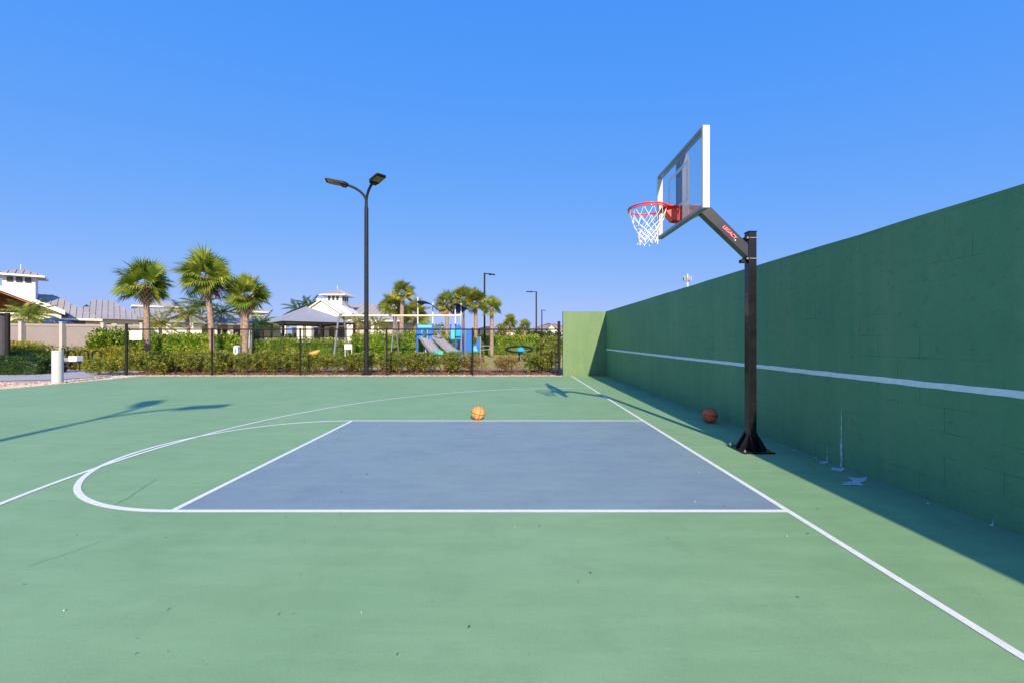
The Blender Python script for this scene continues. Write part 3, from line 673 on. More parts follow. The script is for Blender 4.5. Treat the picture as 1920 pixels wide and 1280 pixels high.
# ------------------------------------------------------------------ vegetation
def hedge(name, pa, pb, h, depth, m, label, cat='hedge', dens=260, ls=.10, group=None, rough=.12, z0=0., seed=1):
    pa, pb = Vector((*pa,0)), Vector((*pb,0)); d = pb-pa; L = d.length; d.normalize(); nrm = Vector((-d.y, d.x, 0))
    b = MB(); o = (pa+pb)/2
    # inner body: lumpy box of the same foliage
    def bump(u, v, w_): return noise.noise(Vector((u*1.1+seed*7, v*1.3, w_*1.5)))*rough*1.6
    def surf(u, a):     # u along, a around the half profile
        ins = .10
        hh = h+bump(u, 5, 0)*1.2; dd = depth/2
        ca = cos(a); sa = sin(a); sx = math.copysign(abs(ca)**.45, ca); sz = abs(sa)**.45
        k = 1+bump(u, a*2, 2)
        return sx*dd*k, sz*hh
    n = max(4, int(L/.3)); m_ = 10; vs = []
    for i in range(n+1):
        u = L*i/n; e = min(1, .55+min(u, L-u)*1.2)
        for j in range(m_+1):
            x, z = surf(u, pi*j/m_); vs.append(pa+d*(u*.97+L*.015)+nrm*x*.80*e+Vector((0,0,z0+z*.88*e)))
    b.rv = .12
    b.add(vs, [(i*(m_+1)+j, i*(m_+1)+j+1, (i+1)*(m_+1)+j+1, (i+1)*(m_+1)+j) for i in range(n) for j in range(m_)]+[tuple(range(m_,-1,-1)), tuple(n*(m_+1)+j for j in range(m_+1))])
    b.rv = 0
    cnt = int(dens*(L*(h*1.4+depth)+2*h*depth))
    for _ in range(cnt):
        q = R.uniform(0, 2*h+depth)
        u = R.uniform(-.05, L+.05) if R.random() > depth/(depth+L) else R.choice([0, L])+R.uniform(-.06,.06)
        k = 1; uu = min(max(u,0),L); bz = 1+bump(uu, q, 2)
        if q < h: x, z = -depth/2*bz, q
        elif q > h+depth: x, z = depth/2*bz, q-h-depth
        else: x, z = (q-h-depth/2), h*(1-.10*abs(2*(q-h)/depth-1)**3)
        if u < .07 or u > L-.07: x *= R.random()
        e = min(1, .6+min(uu, L-uu)*1.2)
        z *= 1+bump(uu, 5, 0)*1.2/h
        ins = R.uniform(.82, 1.06)
        p = pa+d*u+nrm*x*k*ins*e+Vector((0,0,z0+z*ins*e*(k if k < 1 else 1)))
        out = (nrm*x+Vector((0,0,z*.6))).normalized()
        b.leaf(p, out+Vector((R.uniform(-1,1),R.uniform(-1,1),R.uniform(-.6,1))), ls*R.uniform(.4,.7), ls*R.uniform(.7,1.4), R.random()+.01)
    ob = b.build(name, m, None, off=o); ob.location = o
    return tag(ob, label, cat, group)
def shrub_mesh(m, w_, h, n, ls, gap=0.):
    """a bush: leaves through the volume of a clipped mound, on a few stems"""
    b = MB(); cl = []
    for i in range(26):
        a = R.uniform(0, 2*pi); r = w_*.5*sqrt(R.random())*.85; cl.append((Vector((r*cos(a), r*sin(a)*.8, h*R.uniform(.30,.86))), R.uniform(.13,.24)*h/.75))
    for i in range(n):
        c, r = R.choice(cl); v = Vector((R.gauss(0,1), R.gauss(0,1), R.gauss(0,1))).normalized()
        p = c+v*r*R.uniform(.55, 1.05)
        p.z = min(max(p.z, h*.14), h*1.04)
        b.leaf(p, v+Vector((R.uniform(-.8,.8),R.uniform(-.8,.8),R.uniform(0,.9))), ls*R.uniform(.4,.65), ls*R.uniform(.7,1.3), R.random()+.01)
    s = MB()
    for c, r in cl[:14]: s.tube([(c.x*.25, c.y*.25, -.02), (c.x*.6, c.y*.6, c.z*.55), tuple(c)], [.014,.010,.006], 5)
    return b, s
def make_shrub(name, m, w_, h, n, ls, label, cat, loc, group=None):
    t = thing(name, label, cat, loc, group, local=True); b, s = shrub_mesh(m, w_, h, n, ls)
    b.build('foliage', m, t); s.build('stem', M_stem, t); return t
ORD = ['first','second','third','fourth','fifth','sixth','seventh','eighth','ninth','tenth','eleventh','twelfth','thirteenth','fourteenth']
pr_g = make_shrub('shrub', L_shrub, 1.65, .80, 5200, .075, 'x', 'shrub', (0,0,0))
pr_g2 = make_shrub('shrub', L_shrub, 1.5, .76, 3600, .07, 'x', 'shrub', (0,0,0))
pr_r = make_shrub('shrub', L_rust, 1.45, .74, 2600, .065, 'x', 'shrub', (0,0,0))
row = [(268,0,1.0),(322,0,1.05),(375,1,1.05),(430,0,1.0),(487,0,1.05),(541,0,.98),(601,1,1.0),(656,0,.98),(716,0,1.0),(775,0,1.04),(834,0,1.06),(890,2,.95),(955,2,1.0),(1012,0,1.06)]
used = set()
for i, (px, k, s) in enumerate(row):
    pr = (pr_g, pr_g2, pr_r)[k]; Ys = 17.05
    o = pr if k not in used else copy_tree(pr); used.add(k)
    o.location = ((px-CX)*Ys/F, Ys+R.uniform(-.08,.08), -.016); o.rotation_euler.z = R.uniform(-.4,.4)+pi*R.randint(0,1); o.scale = (s*.98, s, s*R.uniform(.95,1.04))
    desc = 'sparse rusty brown shrub' if k == 2 else ('thin yellow-green shrub' if k == 1 else 'low yellow-green shrub')
    tag(o, '%s, %s from the left in the row behind the fence' % (desc, ORD[i]), 'shrub', 'row of low shrubs behind the fence')
lone = make_shrub('shrub', L_shrub, 1.35, .62, 4200, .065, 'rounded low shrub left of the fence end, beside the path', 'shrub', ((194-CX)*16.3/F, 16.3, -.01), 'loose shrubs')
hedge('hedge', ((-320-CX)*16.1/F,16.5), ((58-CX)*16.1/F,16.6), .74, 1.0, L_darkh, 'dark green clipped hedge along the path at the left edge', dens=700, ls=.07, seed=2)
hedge('hedge', ((-30-CX)*19.6/F,19.6), ((110-CX)*19.6/F,19.6), .78, 1.2, L_gold, 'yellow-green mounded hedge just behind the dark hedge', dens=500, ls=.08, rough=.2, seed=3)
hedge('hedge', ((-20-CX)*21.5/F,21.6), ((94-CX)*21.5/F,21.6), 1.22, 1.0, L_gold, 'golden shrub mass under the tan fence, left of the bollard', dens=450, ls=.09, rough=.25, seed=4)
hedge('hedge', ((122-CX)*20.6/F,20.8), ((250-CX)*20.6/F,20.9), 1.02, 1.4, L_gold, 'golden hedge behind the bike racks', dens=480, ls=.085, rough=.25, seed=5)
hedge('hedge', ((238-CX)*18.9/F,18.9), ((420-CX)*18.9/F,18.9), .80, 1.2, L_gold, 'yellow-green soft hedge behind the shrubs near the leaning palms', dens=480, ls=.085, rough=.15, seed=6)
hedge('hedge', ((405-CX)*19.8/F,19.9), ((560-CX)*19.8/F,19.9), .72, 1.0, L_gold, 'golden low hedge around the foot of the third palm', dens=480, ls=.085, rough=.3, seed=7)
big = make_shrub('bush', L_hedge, 1.9, 2.0, 5200, .14, 'big rounded green bush rising in front of the tan fence', 'bush', ((211-CX)*22/F, 22.0, 0), 'loose shrubs')
hedge('hedge', ((243-CX)*25.6/F,25.6), ((452-CX)*25.6/F,25.6), 1.68, 1.4, L_bright, 'tall bright green hedge behind the three near palms', dens=300, ls=.14, rough=.15, seed=8)
hedge('hedge', ((478-CX)*25/F,25.0), ((655-CX)*25/F,25.0), 1.36, 1.2, L_hedge, 'green hedge below the grey canopy, left of the lamp post', dens=380, ls=.10, rough=.08, seed=9)
hedge('hedge', ((655-CX)*26/F,26.2), ((800-CX)*26/F,26.2), 1.78, 1.4, L_bright, 'bright green tall hedge behind the lamp post and swing', dens=300, ls=.12, rough=.15, seed=10)
hedge('hedge', ((800-CX)*34/F,34.0), ((905-CX)*34/F,34.0), 1.5, 1.4, L_hedge, 'darker hedge seen behind the slides', dens=200, ls=.14, seed=11)
hedge('hedge', ((893-CX)*40/F,40.0), ((1015-CX)*40/F,40.0), 1.70, 1.6, L_bright, 'bright clipped hedge across the lawn beyond the playground', dens=200, ls=.16, rough=.08, seed=12)
hedge('hedge', ((1013-CX)*38/F,38.2), ((1120-CX)*38/F,38.2), 1.55, 1.6, L_shrub, 'duller hedge across the lawn beside the green wall', dens=200, ls=.16, rough=.08, seed=13)

# fan palms
def fan_leaf(b, p0, az, el, L, Wd, droop, dead=False):
    d = Vector((cos(az)*cos(el), sin(az)*cos(el), sin(el))); up = Vector((0,0,1)); side = d.cross(up).normalized(); nu = side.cross(d)
    roll = R.uniform(-1.1, 1.1); side, nu = side*cos(roll)+nu*sin(roll), nu*cos(roll)-side*sin(roll)
    p1 = p0+d*L*R.uniform(.26,.46)-Vector((0,0,droop*.10*L)); rnd = R.random()*.6
    b.rv = rnd*.5+.01; q = side*.014; b.add([p0-q, p0+q, p1+q*.6, p1-q*.6], [(0,1,2,3)])
    dd = (d-up*droop*.35).normalized(); n = 30
    for i in range(n):
        a = radians(-118+236*i/(n-1)); ln = L*.64*(1-.30*abs(a)/radians(118))*R.uniform(.88,1.08)
        v = (dd*cos(a)+side*sin(a)+nu*(.22*abs(sin(a))+.06)).normalized(); pm = p1+v*ln*.6; tip = pm+(v-up*(.25+droop*.8)).normalized()*ln*.42
        w_ = ln*.042; s_ = v.cross(nu).normalized()*w_
        b.rv = min(1, max(.01, rnd+R.uniform(-.2,.35)))
        b.add([p1, pm+s_, tip, pm-s_], [(0,1,2,3)])
    b.rv = 0
def fan_palm_parts(t, hgt, lean, cr, nl, m, dead=0, rt=.15, boots=True):
    top = Vector((lean[0], lean[1], hgt))
    cen = [Vector((lean[0]*k*k, lean[1]*k*k, hgt*k)) for k in [i/12 for i in range(13)]]
    b = MB(); rads = [rt*(1.35 if i == 0 else 1.05-.10*i/12)*R.uniform(.96,1.04) for i in range(13)]
    b.tube(cen, rads, 12); b.build('trunk', M_trunk, t, smooth=True)
    if boots:
        b = MB(); n = 64
        for i in range(n):
            k = i/n; z = hgt-1.25+1.15*k; a = i*2.4; rr = rt*(1.0+.45*k)
            f = z/hgt; c = Vector((lean[0]*f*f, lean[1]*f*f, z)); o_ = Vector((cos(a), sin(a), 0)); sd_ = Vector((-sin(a), cos(a), 0))
            b.prism([c+o_*rr*.75-sd_*.06, c+o_*rr*.75+sd_*.06, c+o_*(rr+.17)+sd_*.03+Vector((0,0,.26)), c+o_*(rr+.17)-sd_*.03+Vector((0,0,.26))], o_*.03)
        b.build('leaf_base', M_boot, t)
    b = MB()
    for i in range(nl):
        f = i/nl; el = math.asin(max(-.62, min(.995, .99-1.45*f)))+R.uniform(-.15,.15); az = i*2.399+R.uniform(-.3,.3)
        fan_leaf(b, top+Vector((0,0,-.12+.30*(1-f))), az, el, cr*R.uniform(.88,1.06), 1, .15+.55*f)
    b.build('crown', m, t)
    if dead:
        b = MB()
        for i in range(dead):
            fan_leaf(b, top, i*1.7+.4, radians(-50), cr*.9, 1, 1.)
        b.build('dead_leaf', leafmat('dead_leaf', (.25,.13,.06), (.5,.33,.17), None, 3, .3), t)
def near_palm(px, ytop, ycrown, Y, lean, cr, nl, label, dead=0, rt=.15):
    p = P(px, ycrown, Y); t = thing('fan_palm', label, 'palm tree', (p.x-lean, Y, 0), 'fan palms near the court', local=True)
    fan_palm_parts(t, p.z, (lean, 0), cr, nl, L_palm, dead, rt); return t
near_palm(272, 487, 535, 24, -.15, 1.62, 36, 'leftmost of the three near fan palms, straight pinkish trunk behind the fence sign')
near_palm(385, 465, 519, 24, -.42, 1.82, 40, 'tallest middle fan palm with curved trunk beside the second fence post', dead=2)
near_palm(463, 510, 555, 25, .12, 1.58, 36, 'shortest right fan palm of the near three with thick shaggy trunk', rt=.18)
def far_palm(px, yc, Y, cr, lean, label, nl=26, dead=0, m=None, rt=.16):
    p = P(px, yc, Y); t = thing('fan_palm', label, 'palm tree', (p.x-lean, Y, 0), 'fan palms around the playground', local=True)
    fan_palm_parts(t, p.z, (lean, 0), cr, nl, m or L_palm2, dead, rt, boots=False)
far_palm(755, 549, 29.5, 1.05, .1, 'slim light-trunked palm rising highest behind the swing bar', 26)
far_palm(738, 575, 31, 1.35, -.25, 'lower dark palm overlapping the slim palm behind the swing', 26)
far_palm(838, 570, 36, 1.35, 0, 'leftmost palm of the cluster over the playground, with orange dead leaves', 26, dead=3)
far_palm(868, 561, 38, 1.45, 0, 'highest palm in the cluster over the playground', 30)
far_palm(892, 567, 36, 1.5, 0, 'palm of the playground cluster standing above the blue panel', 30)
far_palm(922, 578, 34, 1.15, 0, 'pale-trunked palm alone right of the far lamp', 24, m=L_palm)
far_palm(778, 592, 42, 1.9, 0, 'bushy palm behind the playground roof post', 28)
far_palm(956, 606, 62, 1.6, 0, 'distant yellow-tinged palm left of the second lamp', 24)
far_palm(984, 612, 66, 1.3, 0, 'small distant palm next to the second lamp', 22)
# feather palms
def feather_palm(px, yc, Y, L, nf, label, stemz=None, m=None):
    p = P(px, yc, Y); t = thing('feather_palm', label, 'palm tree', (p.x, Y, 0), 'feather palms by the clubhouse', local=True)
    b = MB(); b.tube([(0,0,0),(0.05,0,p.z*.6),(0,0,p.z)], [.16,.12,.10], 8); b.build('trunk', M_trunk, t)
    b = MB(); top = Vector((0,0,p.z))
    for i in range(nf):
        az = i*2.399; el = radians(70)-(i/nf)*radians(85); pts = [top]; d = Vector((cos(az)*cos(el), sin(az)*cos(el), sin(el)))
        for k in range(7): d = (d+Vector((0,0,-.17))).normalized(); pts.append(pts[-1]+d*L/7)
        for k in range(1, 8):
            a, c_ = pts[k-1], pts[k]; dr = (c_-a).normalized(); sd_ = dr.cross(Vector((0,0,1)));
            if sd_.length < .05: continue
            sd_.normalize()
            for j in range(4):
                q = a.lerp(c_, j/4)
                for s in (-1, 1):
                    ln = L*.27*sin(pi*min(.95,(k-1+j/4)/7*.85+.15)); v = (sd_*s+dr*.55-Vector((0,0,.45+R.uniform(0,.3)))).normalized()
                    b.rv = R.random()*.9+.01; ww = dr*.035*L
                    b.add([q, q+v*ln*.5+ww*.6, q+v*ln, q+v*ln*.5-ww*.4], [(0,1,2,3)])
    b.build('crown', m or L_frond, t)
feather_palm(56, 590, 27, 1.7, 22, 'arching feather palm in front of the porch at far left', m=L_palm)
feather_palm(352, 588, 34, 2.2, 16, 'feather palm drooping left of the tallest fan palm', m=L_palm2)
feather_palm(300, 605, 33, 1.9, 14, 'short feather palm behind the leftmost fan palm', m=L_palm2)
feather_palm(375, 572, 62, 3.4, 18, 'dark feather palm rising behind the low roof')
feather_palm(415, 585, 66, 3.0, 16, 'dark feather palm poking over the low roof ridge')
feather_palm(452, 577, 66, 3.0, 16, 'feather palm behind the shortest fan palm crown')
feather_palm(560, 580, 75, 3.6, 16, 'dark feather palm behind the left slope of the canopy')
feather_palm(580, 572, 80, 3.4, 16, 'upright dark feather palm beside the white gable')
feather_palm(489, 606, 31, 1.5, 16, 'bright lime palm left of the canopy corner post', m=L_bright)
feather_palm(671, 602, 36, 1.3, 14, 'small palm between the swing frame and lamp post', m=L_palm2)
feather_palm(706, 607, 36, 1.6, 14, 'low palm just right of the lamp post', m=L_palm2)

# far tree masses and loose trees
def tree(px, ytop, Y, w_, m, label, n=900, ls=.5, name='tree'):
    p = P(px, ytop, Y); h = p.z; t = thing(name, label, 'tree', (p.x, Y, 0), 'trees on the horizon', local=True)
    b = MB(); b.tube([(0,0,0),(.1,0,h*.5),(0,0,h*.8)], [.2,.14,.05], 8)
    for i in range(5): a = i*1.3; b.tube([(0.05,0,h*.4),(cos(a)*w_*.3, sin(a)*w_*.3, h*.7)], [.09,.03], 5)
    b.build('trunk', M_stem, t)
    b = MB(); cl = [(Vector((R.uniform(-.5,.5)*w_, R.uniform(-.4,.4)*w_, h*R.uniform(.3,.86))), R.uniform(.12,.2)*h) for _ in range(14)]
    for i in range(n):
        c, r = R.choice(cl); v = Vector((R.gauss(0,1), R.gauss(0,1), R.gauss(0,1))).normalized(); p_ = c+v*r*R.uniform(.4,1.1); p_.z = min(p_.z, h)
        b.leaf(p_, v+Vector((0,0,.5)), ls*.6, ls, R.random()+.01)
    b.build('crown', m, t)
tree(935, 603, 70, 4, L_gold, 'olive tree right of the pale-trunked palm', 900, .35)
tree(962, 616, 72, 6, L_shrub, 'brownish tree mass left of the white distant house', 1100, .35)
tree(1010, 620, 72, 4.5, L_darkh, 'dark tree between the distant houses', 900, .35)
tree(1044, 616, 76, 4, L_darkh, 'dark tree in front of the tan-roofed house by the fence post', 900, .35)
tree(790, 606, 60, 8, L_palm2, 'tree mass behind the playground', 1300, .4)
tree(868, 620, 64, 8, L_darkh, 'low dark tree behind the blue tower', 900, .4)
fw = MB()
for _ in range(26000):
    x = R.uniform(-620, 200); Yf = R.uniform(240, 270); h_ = 4.2+2.6*noise.noise(Vector((x*.03,1,0)))+1.8*noise.noise(Vector((x*.15,2,0)))
    fw.leaf(Vector((x, Yf, R.uniform(0, max(1.5,h_)))), Vector((R.uniform(-1,1),R.uniform(-1,1),R.uniform(0,1))), 1.6, 2.2, R.random()+.01)
tag(fw.build('far_treeline', L_frond), 'low dark line of trees along the far horizon', 'treeline', kind='stuff')

# ------------------------------------------------------------------ buildings
def hip_roof(b, x0, x1, y0, y1, z, xr0, xr1, zr, seam=.45, thick=.12):
    yr = (y0+y1)/2
    E = [(x0,y0,z),(x1,y0,z),(x1,y1,z),(x0,y1,z)]; r0, r1 = (xr0,yr,zr),(xr1,yr,zr)
    b.add(E+[r0, r1], [(0,1,5,4),(1,2,5),(2,3,4,5),(3,0,4)])
    b.add([(p[0],p[1],p[2]-thick) for p in E]+E, [(0,1,2,3),(0,1,5,4),(1,2,6,5),(2,3,7,6),(3,0,4,7)])
    if seam:
        n = int((x1-x0)/seam)
        for i in range(1, n):
            X = x0+(x1-x0)*i/n
            k = (X-x0)/max(.01, xr0-x0) if X < xr0 else ((x1-X)/max(.01, x1-xr1) if X > xr1 else 1)
            b.beam((X,y0,z+.02),(X,y0+(yr-y0)*k,z+(zr-z)*k+.02), .05, .07)
        n = int((y1-y0)/seam)
        for i in range(1, n):
            Yy = y0+(y1-y0)*i/n; k = 1-abs(Yy-yr)/(yr-y0)
            b.beam((x1,Yy,z+.02),(x1+(xr1-x1)*k,Yy,z+(zr-z)*k+.02), .05, .07)
def fascia_ring(b, x0, x1, y0, y1, z0, z1, t_=.06):
    b.box((x0-t_,y0-t_,z0),(x1+t_,y0-.002,z1)); b.box((x0-t_,y1+.002,z0),(x1+t_,y1+t_,z1)); b.box((x0-t_,y0,z0),(x0-.002,y1,z1)); b.box((x1+.002,y0,z0),(x1+t_,y1,z1))
def window(par, Mx, x0, x1, y, z0, z1, lab=None, face=-1):
    b = MB(); b.M = Mx; b.box((x0,y-.06,z0),(x1,y-.002,z1)); f = b.build('window', M_frame, par)
    b = MB(); b.M = Mx; n = max(1, int(round((x1-x0)/.7))); ww = (x1-x0)/n
    for i in range(n): b.box((x0+ww*i+.06,y-.075,z0+.07),(x0+ww*(i+1)-.06,y-.062,z1-.07))
    b.build('pane', M_win, f)
# --- left clubhouse, turned 45 degrees to the court
TH = radians(45); ex = Vector((cos(TH), sin(TH), 0)); ey = Vector((-sin(TH), cos(TH), 0))
def sk(px, py, D):    # point where the sight line meets the plane D metres along the building's depth axis
    r = Vector(((px-CX)/F, 1, (CY-py)/F)); k = D/r.dot(ey); return (r.dot(ex)*k, D, H+r.z*k)
org = Vector((-5, 55, 0)); MT = Matrix.Translation(-org)
t = thing('clubhouse', 'white clubhouse with cupola and grey metal roof at the far left', 'building', tuple(ex*org.x+ey*org.y), rz=TH, local=True)
def part(name, m, fn, par=None):
    b = MB(); b.M = MT; fn(b); return b.build(name, m, par or t)
part('wall', M_wwall, lambda b: (b.box((-13,55.6,0),(-1.2,63,3.3)), b.box((-2.0,57.5,0),(1.9,66,3.4)), b.box((1.8,64,0),(8,70,3.4))))
part('wall', M_bwall, lambda b: b.box((-4.2,55.4,0),(-1.25,55.59,3.25)))
ra_ = part('roof', M_roof, lambda b: hip_roof(b, -14, -.75, 55, 64, 3.33, -10, -4.1, 5.75, .42))
part('fascia', M_fascia, lambda b: fascia_ring(b, -14,-.75,55,64,3.18,3.36), ra_)
rb_ = part('roof', M_roof, lambda b: hip_roof(b, -3, 2.25, 57, 67, 3.5, -1.5, -.15, 5.65, .42))
part('fascia', M_frame, lambda b: fascia_ring(b, -3,2.25,57,67,3.36,3.46), rb_)
rc_ = part('roof', M_roof, lambda b: hip_roof(b, 0, 8.2, 63, 71, 3.6, 2.2, 6, 5.3, .45))
# front gable
gx0, gz0 = -6.6, 5.68; gxe, gze = -2.9, 3.74
def gable(b):
    for s in (-1, 1):
        a = (gx0, gz0); e = (gx0+s*(gxe-gx0), gze)
        b.prism([(a[0],52,a[1]+.09),(e[0],52,e[1]+.09),(e[0],52,e[1]-.02),(a[0],52,a[1]-.02)], (0,6,0))
rg_ = part('roof', M_roof, gable)
def gfas(b):
    for s in (-1, 1):
        e = gx0+s*(gxe-gx0); b.prism([(gx0,51.9,gz0+.16),(e,51.9,gze+.16),(e,51.9,gze-.22),(gx0,51.9,gz0-.22)], (0,.09,0))
part('fascia', M_fascia, gfas, rg_)
part('porch_ceiling', M_terra, lambda b: (b.beam((gx0,52.4,gz0-.34),(gxe-.3,52.4,gze-.18),.5,.10), b.beam((-8,54,4.05),(-5.0,54,4.7),.3,.3), b.box((-7.2,53,3.6),(-6.6,53.4,5.2))))
part('gable_wall', M_terra, lambda b: b.prism([(-9.6,54.6,3.5),(-3.4,54.6,3.5),(gx0,54.6,5.3)], (0,.2,0)))
part('column', M_wwall, lambda b: b.box((-7.3,52.3,0),(-6.4,52.9,3.6)))
part('column', M_wwall, lambda b: b.box((-3.7,52.3,0),(-3.15,52.9,3.55)))
def arch(b):
    pts = [(-6.4,52.35,2.55),(-6.4,52.35,3.6),(-3.2,52.35,3.6),(-3.7,52.35,2.4)]+[(-5.0+1.3*cos(pi*i/10),52.35,2.4+.75*sin(pi*i/10)) for i in range(0,11)]
    b.prism(pts, (0,.2,0))
part('arch', M_wwall, arch)
# cupola
cx_ = -5.95
part('cupola_wall', M_wwall, lambda b: b.box((cx_-.95,57,4.6),(cx_+.95,58.9,7.2)))
for k in (-1,0,1): window(t, MT, cx_+k*.52-.17, cx_+k*.52+.17, 57, 6.55, 7.0)
cr_ = part('cupola_roof', M_roof, lambda b: hip_roof(b, cx_-1.5, cx_+1.5, 56.4, 59.5, 7.2, cx_-.05, cx_+.05, 7.85, .42))
part('fascia', M_fascia, lambda b: fascia_ring(b, cx_-1.5,cx_+1.5,56.4,59.5,7.06,7.22), cr_)
part('finial', M_fascia, lambda b: b.tube([(cx_,57.95,7.8),(cx_,57.95,8.3)], .025, 6), cr_)
window(t, MT, -2.95, -1.85, 55.4, 2.45, 3.15); window(t, MT, .3, 1.5, 57.5, 2.5, 3.0); window(t, MT, -.9, -.1, 57.5, 2.5, 3.0)
for x in (-1.0, 2.6, 4.6, 6.6): part('column', M_wwall, lambda b, x=x: b.box((x-.22,61 if x > 2 else 57.1,0),(x+.22,61.5 if x > 2 else 57.45,3.4)))
# --- low wing
org2 = Vector((12, 80, 0)); MT2 = Matrix.Translation(-org2)
t2 = thing('clubhouse_wing', 'long low wing with grey metal roof and white columns behind the palms', 'building', tuple(ex*org2.x+ey*org2.y), rz=TH, local=True)
def part2(name, m, fn, par=None):
    b = MB(); b.M = MT2; fn(b); return b.build(name, m, par or t2)
part2('wall', M_bwall, lambda b: b.box((5.5,83,0),(22,90,4.0)))
r2 = part2('roof', M_roof, lambda b: hip_roof(b, 4.5, 22.5, 80, 91, 3.95, 7, 20, 5.75, .8))
part2('fascia', M_frame, lambda b: fascia_ring(b, 4.5,22.5,80,91,3.7,3.85), r2)
for px in (340, 402, 432, 468): 
    x = sk(px, 620, 81)[0]; part2('column', M_wwall, lambda b, x=x: b.box((x-.35,80.8,0),(x+.35,81.5,3.85)))
for px in (355, 418, 445, 485):
    x = sk(px, 620, 83)[0]; window(t2, MT2, x-.8, x+.8, 83, .6, 3.2)
for px, yr_, ye, D, hw in ((293, 562, 574, 76, 2.6), (470, 569, 584, 92, 3.0)):
    X, _, Zr = sk(px, yr_, D+2); _, _, Ze = sk(px, ye, D)
    part2('cupola_wall', M_wwall, lambda b: b.box((X-hw*.7,D+.5,3.5),(X+hw*.7,D+.5+hw*1.4,Ze)))
    rr = part2('cupola_roof', M_roof, lambda b: hip_roof(b, X-hw, X+hw, D-.2, D+hw*2-.2, Ze, X-.2, X+.2, Zr+.1, 0))
    part2('fascia', M_fascia, lambda b: fascia_ring(b, X-hw,X+hw,D-.2,D+hw*2-.2,Ze-.2,Ze), rr)
# --- pool pavilion building in the centre
t3 = thing('pool_house', 'white gabled pool house with square cupola left of the lamp post', 'building', (-24, 62, 0))
def part3(name, m, fn, par=None):
    b = MB(); fn(b); return b.build(name, m, par or t3)
part3('wall', M_bwall, lambda b: (b.box((-30.8,63,0),(-17.6,72,4.4)), ))
part3('gable_wall', M_wwall, lambda b: b.prism([(-30.3,57.3,4.7),(-24.5,57.3,4.7),(-24.5,57.3,4.95),(-27.4,57.3,6.9),(-30.3,57.3,4.95)], (0,2.5,0)))
def g3(b):
    for s in (-1, 1):
        e = -27.4+s*3.15; b.prism([(-27.4,56.9,7.15),(e,56.9,5.0),(e,56.9,4.85),(-27.4,56.9,7.0)], (0,6,0))
part3('gable_roof', M_fascia, g3)
part3('gable_wall', M_wwall, lambda b: b.prism([(-29.5,60.1,4.4),(-24.3,60.1,4.4),(-24.3,60.1,5.3),(-27.0,60.1,7.6),(-29.5,60.1,7.6)], (0,3.5,0)))
r3 = part3('roof', M_roof, lambda b: hip_roof(b, -31.6, -16.9, 61, 74, 4.35, -28.5, -18.8, 7.35, .7))
part3('fascia', M_fascia, lambda b: fascia_ring(b, -31.6,-16.9,61,74,4.15,4.33), r3)
part3('cupola_wall', M_wwall, lambda b: b.box((-28.0,60,5.5),(-25.7,62.4,8.1)))
for k in range(3): window(t3, None, -27.75+k*.62, -27.4+k*.62, 60, 7.25, 7.9)
for k in range(3):
    b = MB(); b.box((-25.7,60.35+k*.7,7.25),(-25.64,60.75+k*.7,7.9)); b.build('window', M_frame, t3)
cr3 = part3('cupola_roof', M_roof, lambda b: hip_roof(b, -28.75, -25.0, 59.3, 63.15, 8.1, -26.95, -26.8, 9.05, .45))
part3('fascia', M_fascia, lambda b: fascia_ring(b, -28.75,-25.0,59.3,63.15,7.95,8.12), cr3)
part3('finial', M_fascia, lambda b: b.tube([(-26.9,61.2,9.0),(-26.9,61.2,9.6)], .03, 6), cr3)
for px, w_ in ((562,.42),(579,.36),(655.5,.42),(533,.2),(698,.2),(708,.2)):
    x = (px-CX)*59/F; part3('column', M_wwall, lambda b, x=x, w_=w_: b.box((x-w_,59,0),(x+w_,59+2*w_,4.3)))
for px, w_ in ((553,.4),(571,.4),(590,.55),(622,.4),(640,.5)):
    x = (px-CX)*63/F; b = MB(); b.box((x-w_,62.95,0),(x+w_,62.99,3.3)); b.build('door', M_frame, t3)
# --- pool canopy
cn = [P(492,604,36.5), P(531,602,31.5), P(655,605,31.5), P(640,602,36.5)]
ze = 2.86; Xa, Xb = cn[1].x, cn[2].x; Ya, Yb = 31.5, 39.5
t4 = thing('shade_canopy', 'grey hipped fabric canopy on dark posts beside the pool house', 'canopy', ((Xa+Xb)/2, 35, 0))
b = MB()
E = [Vector((-18.1,31.5,ze)), Vector((-14.0,35.2,ze)), Vector((-19.8,41.7,ze)), Vector((-23.9,38.0,ze))]
ap = (E[0]+E[2])/2; ap.z = 4.42
# sagging fabric: subdivide each face
for i in range(4):
    a, c_ = E[i], E[(i+1) % 4]; n = 8; vs = []
    for k in range(n+1):
        for j in range(n+1):
            e = a.lerp(c_, j/n); p_ = e.lerp(ap, k/n); p_ = p_-Vector((0,0,.10*sin(pi*k/n)*sin(pi*j/n))); vs.append(p_)
    b.add(vs, [(k*(n+1)+j, k*(n+1)+j+1, (k+1)*(n+1)+j+1, (k+1)*(n+1)+j) for k in range(n) for j in range(n)])
b.build('fabric', M_canvas, t4, recalc=False)
b = MB()
for i in range(4): b.beam(E[i]-Vector((0,0,.05)), E[(i+1) % 4]-Vector((0,0,.05)), .12, .12)
b.build('frame', M_dark, t4)
for e in E+[E[0].lerp(E[1], .5), E[0].lerp(E[3], .5)]:
    b = MB(); b.box((e.x-.07,e.y-.07+.02,0),(e.x+.07,e.y+.07+.02,ze-.1)); b.build('post', M_dark, t4)
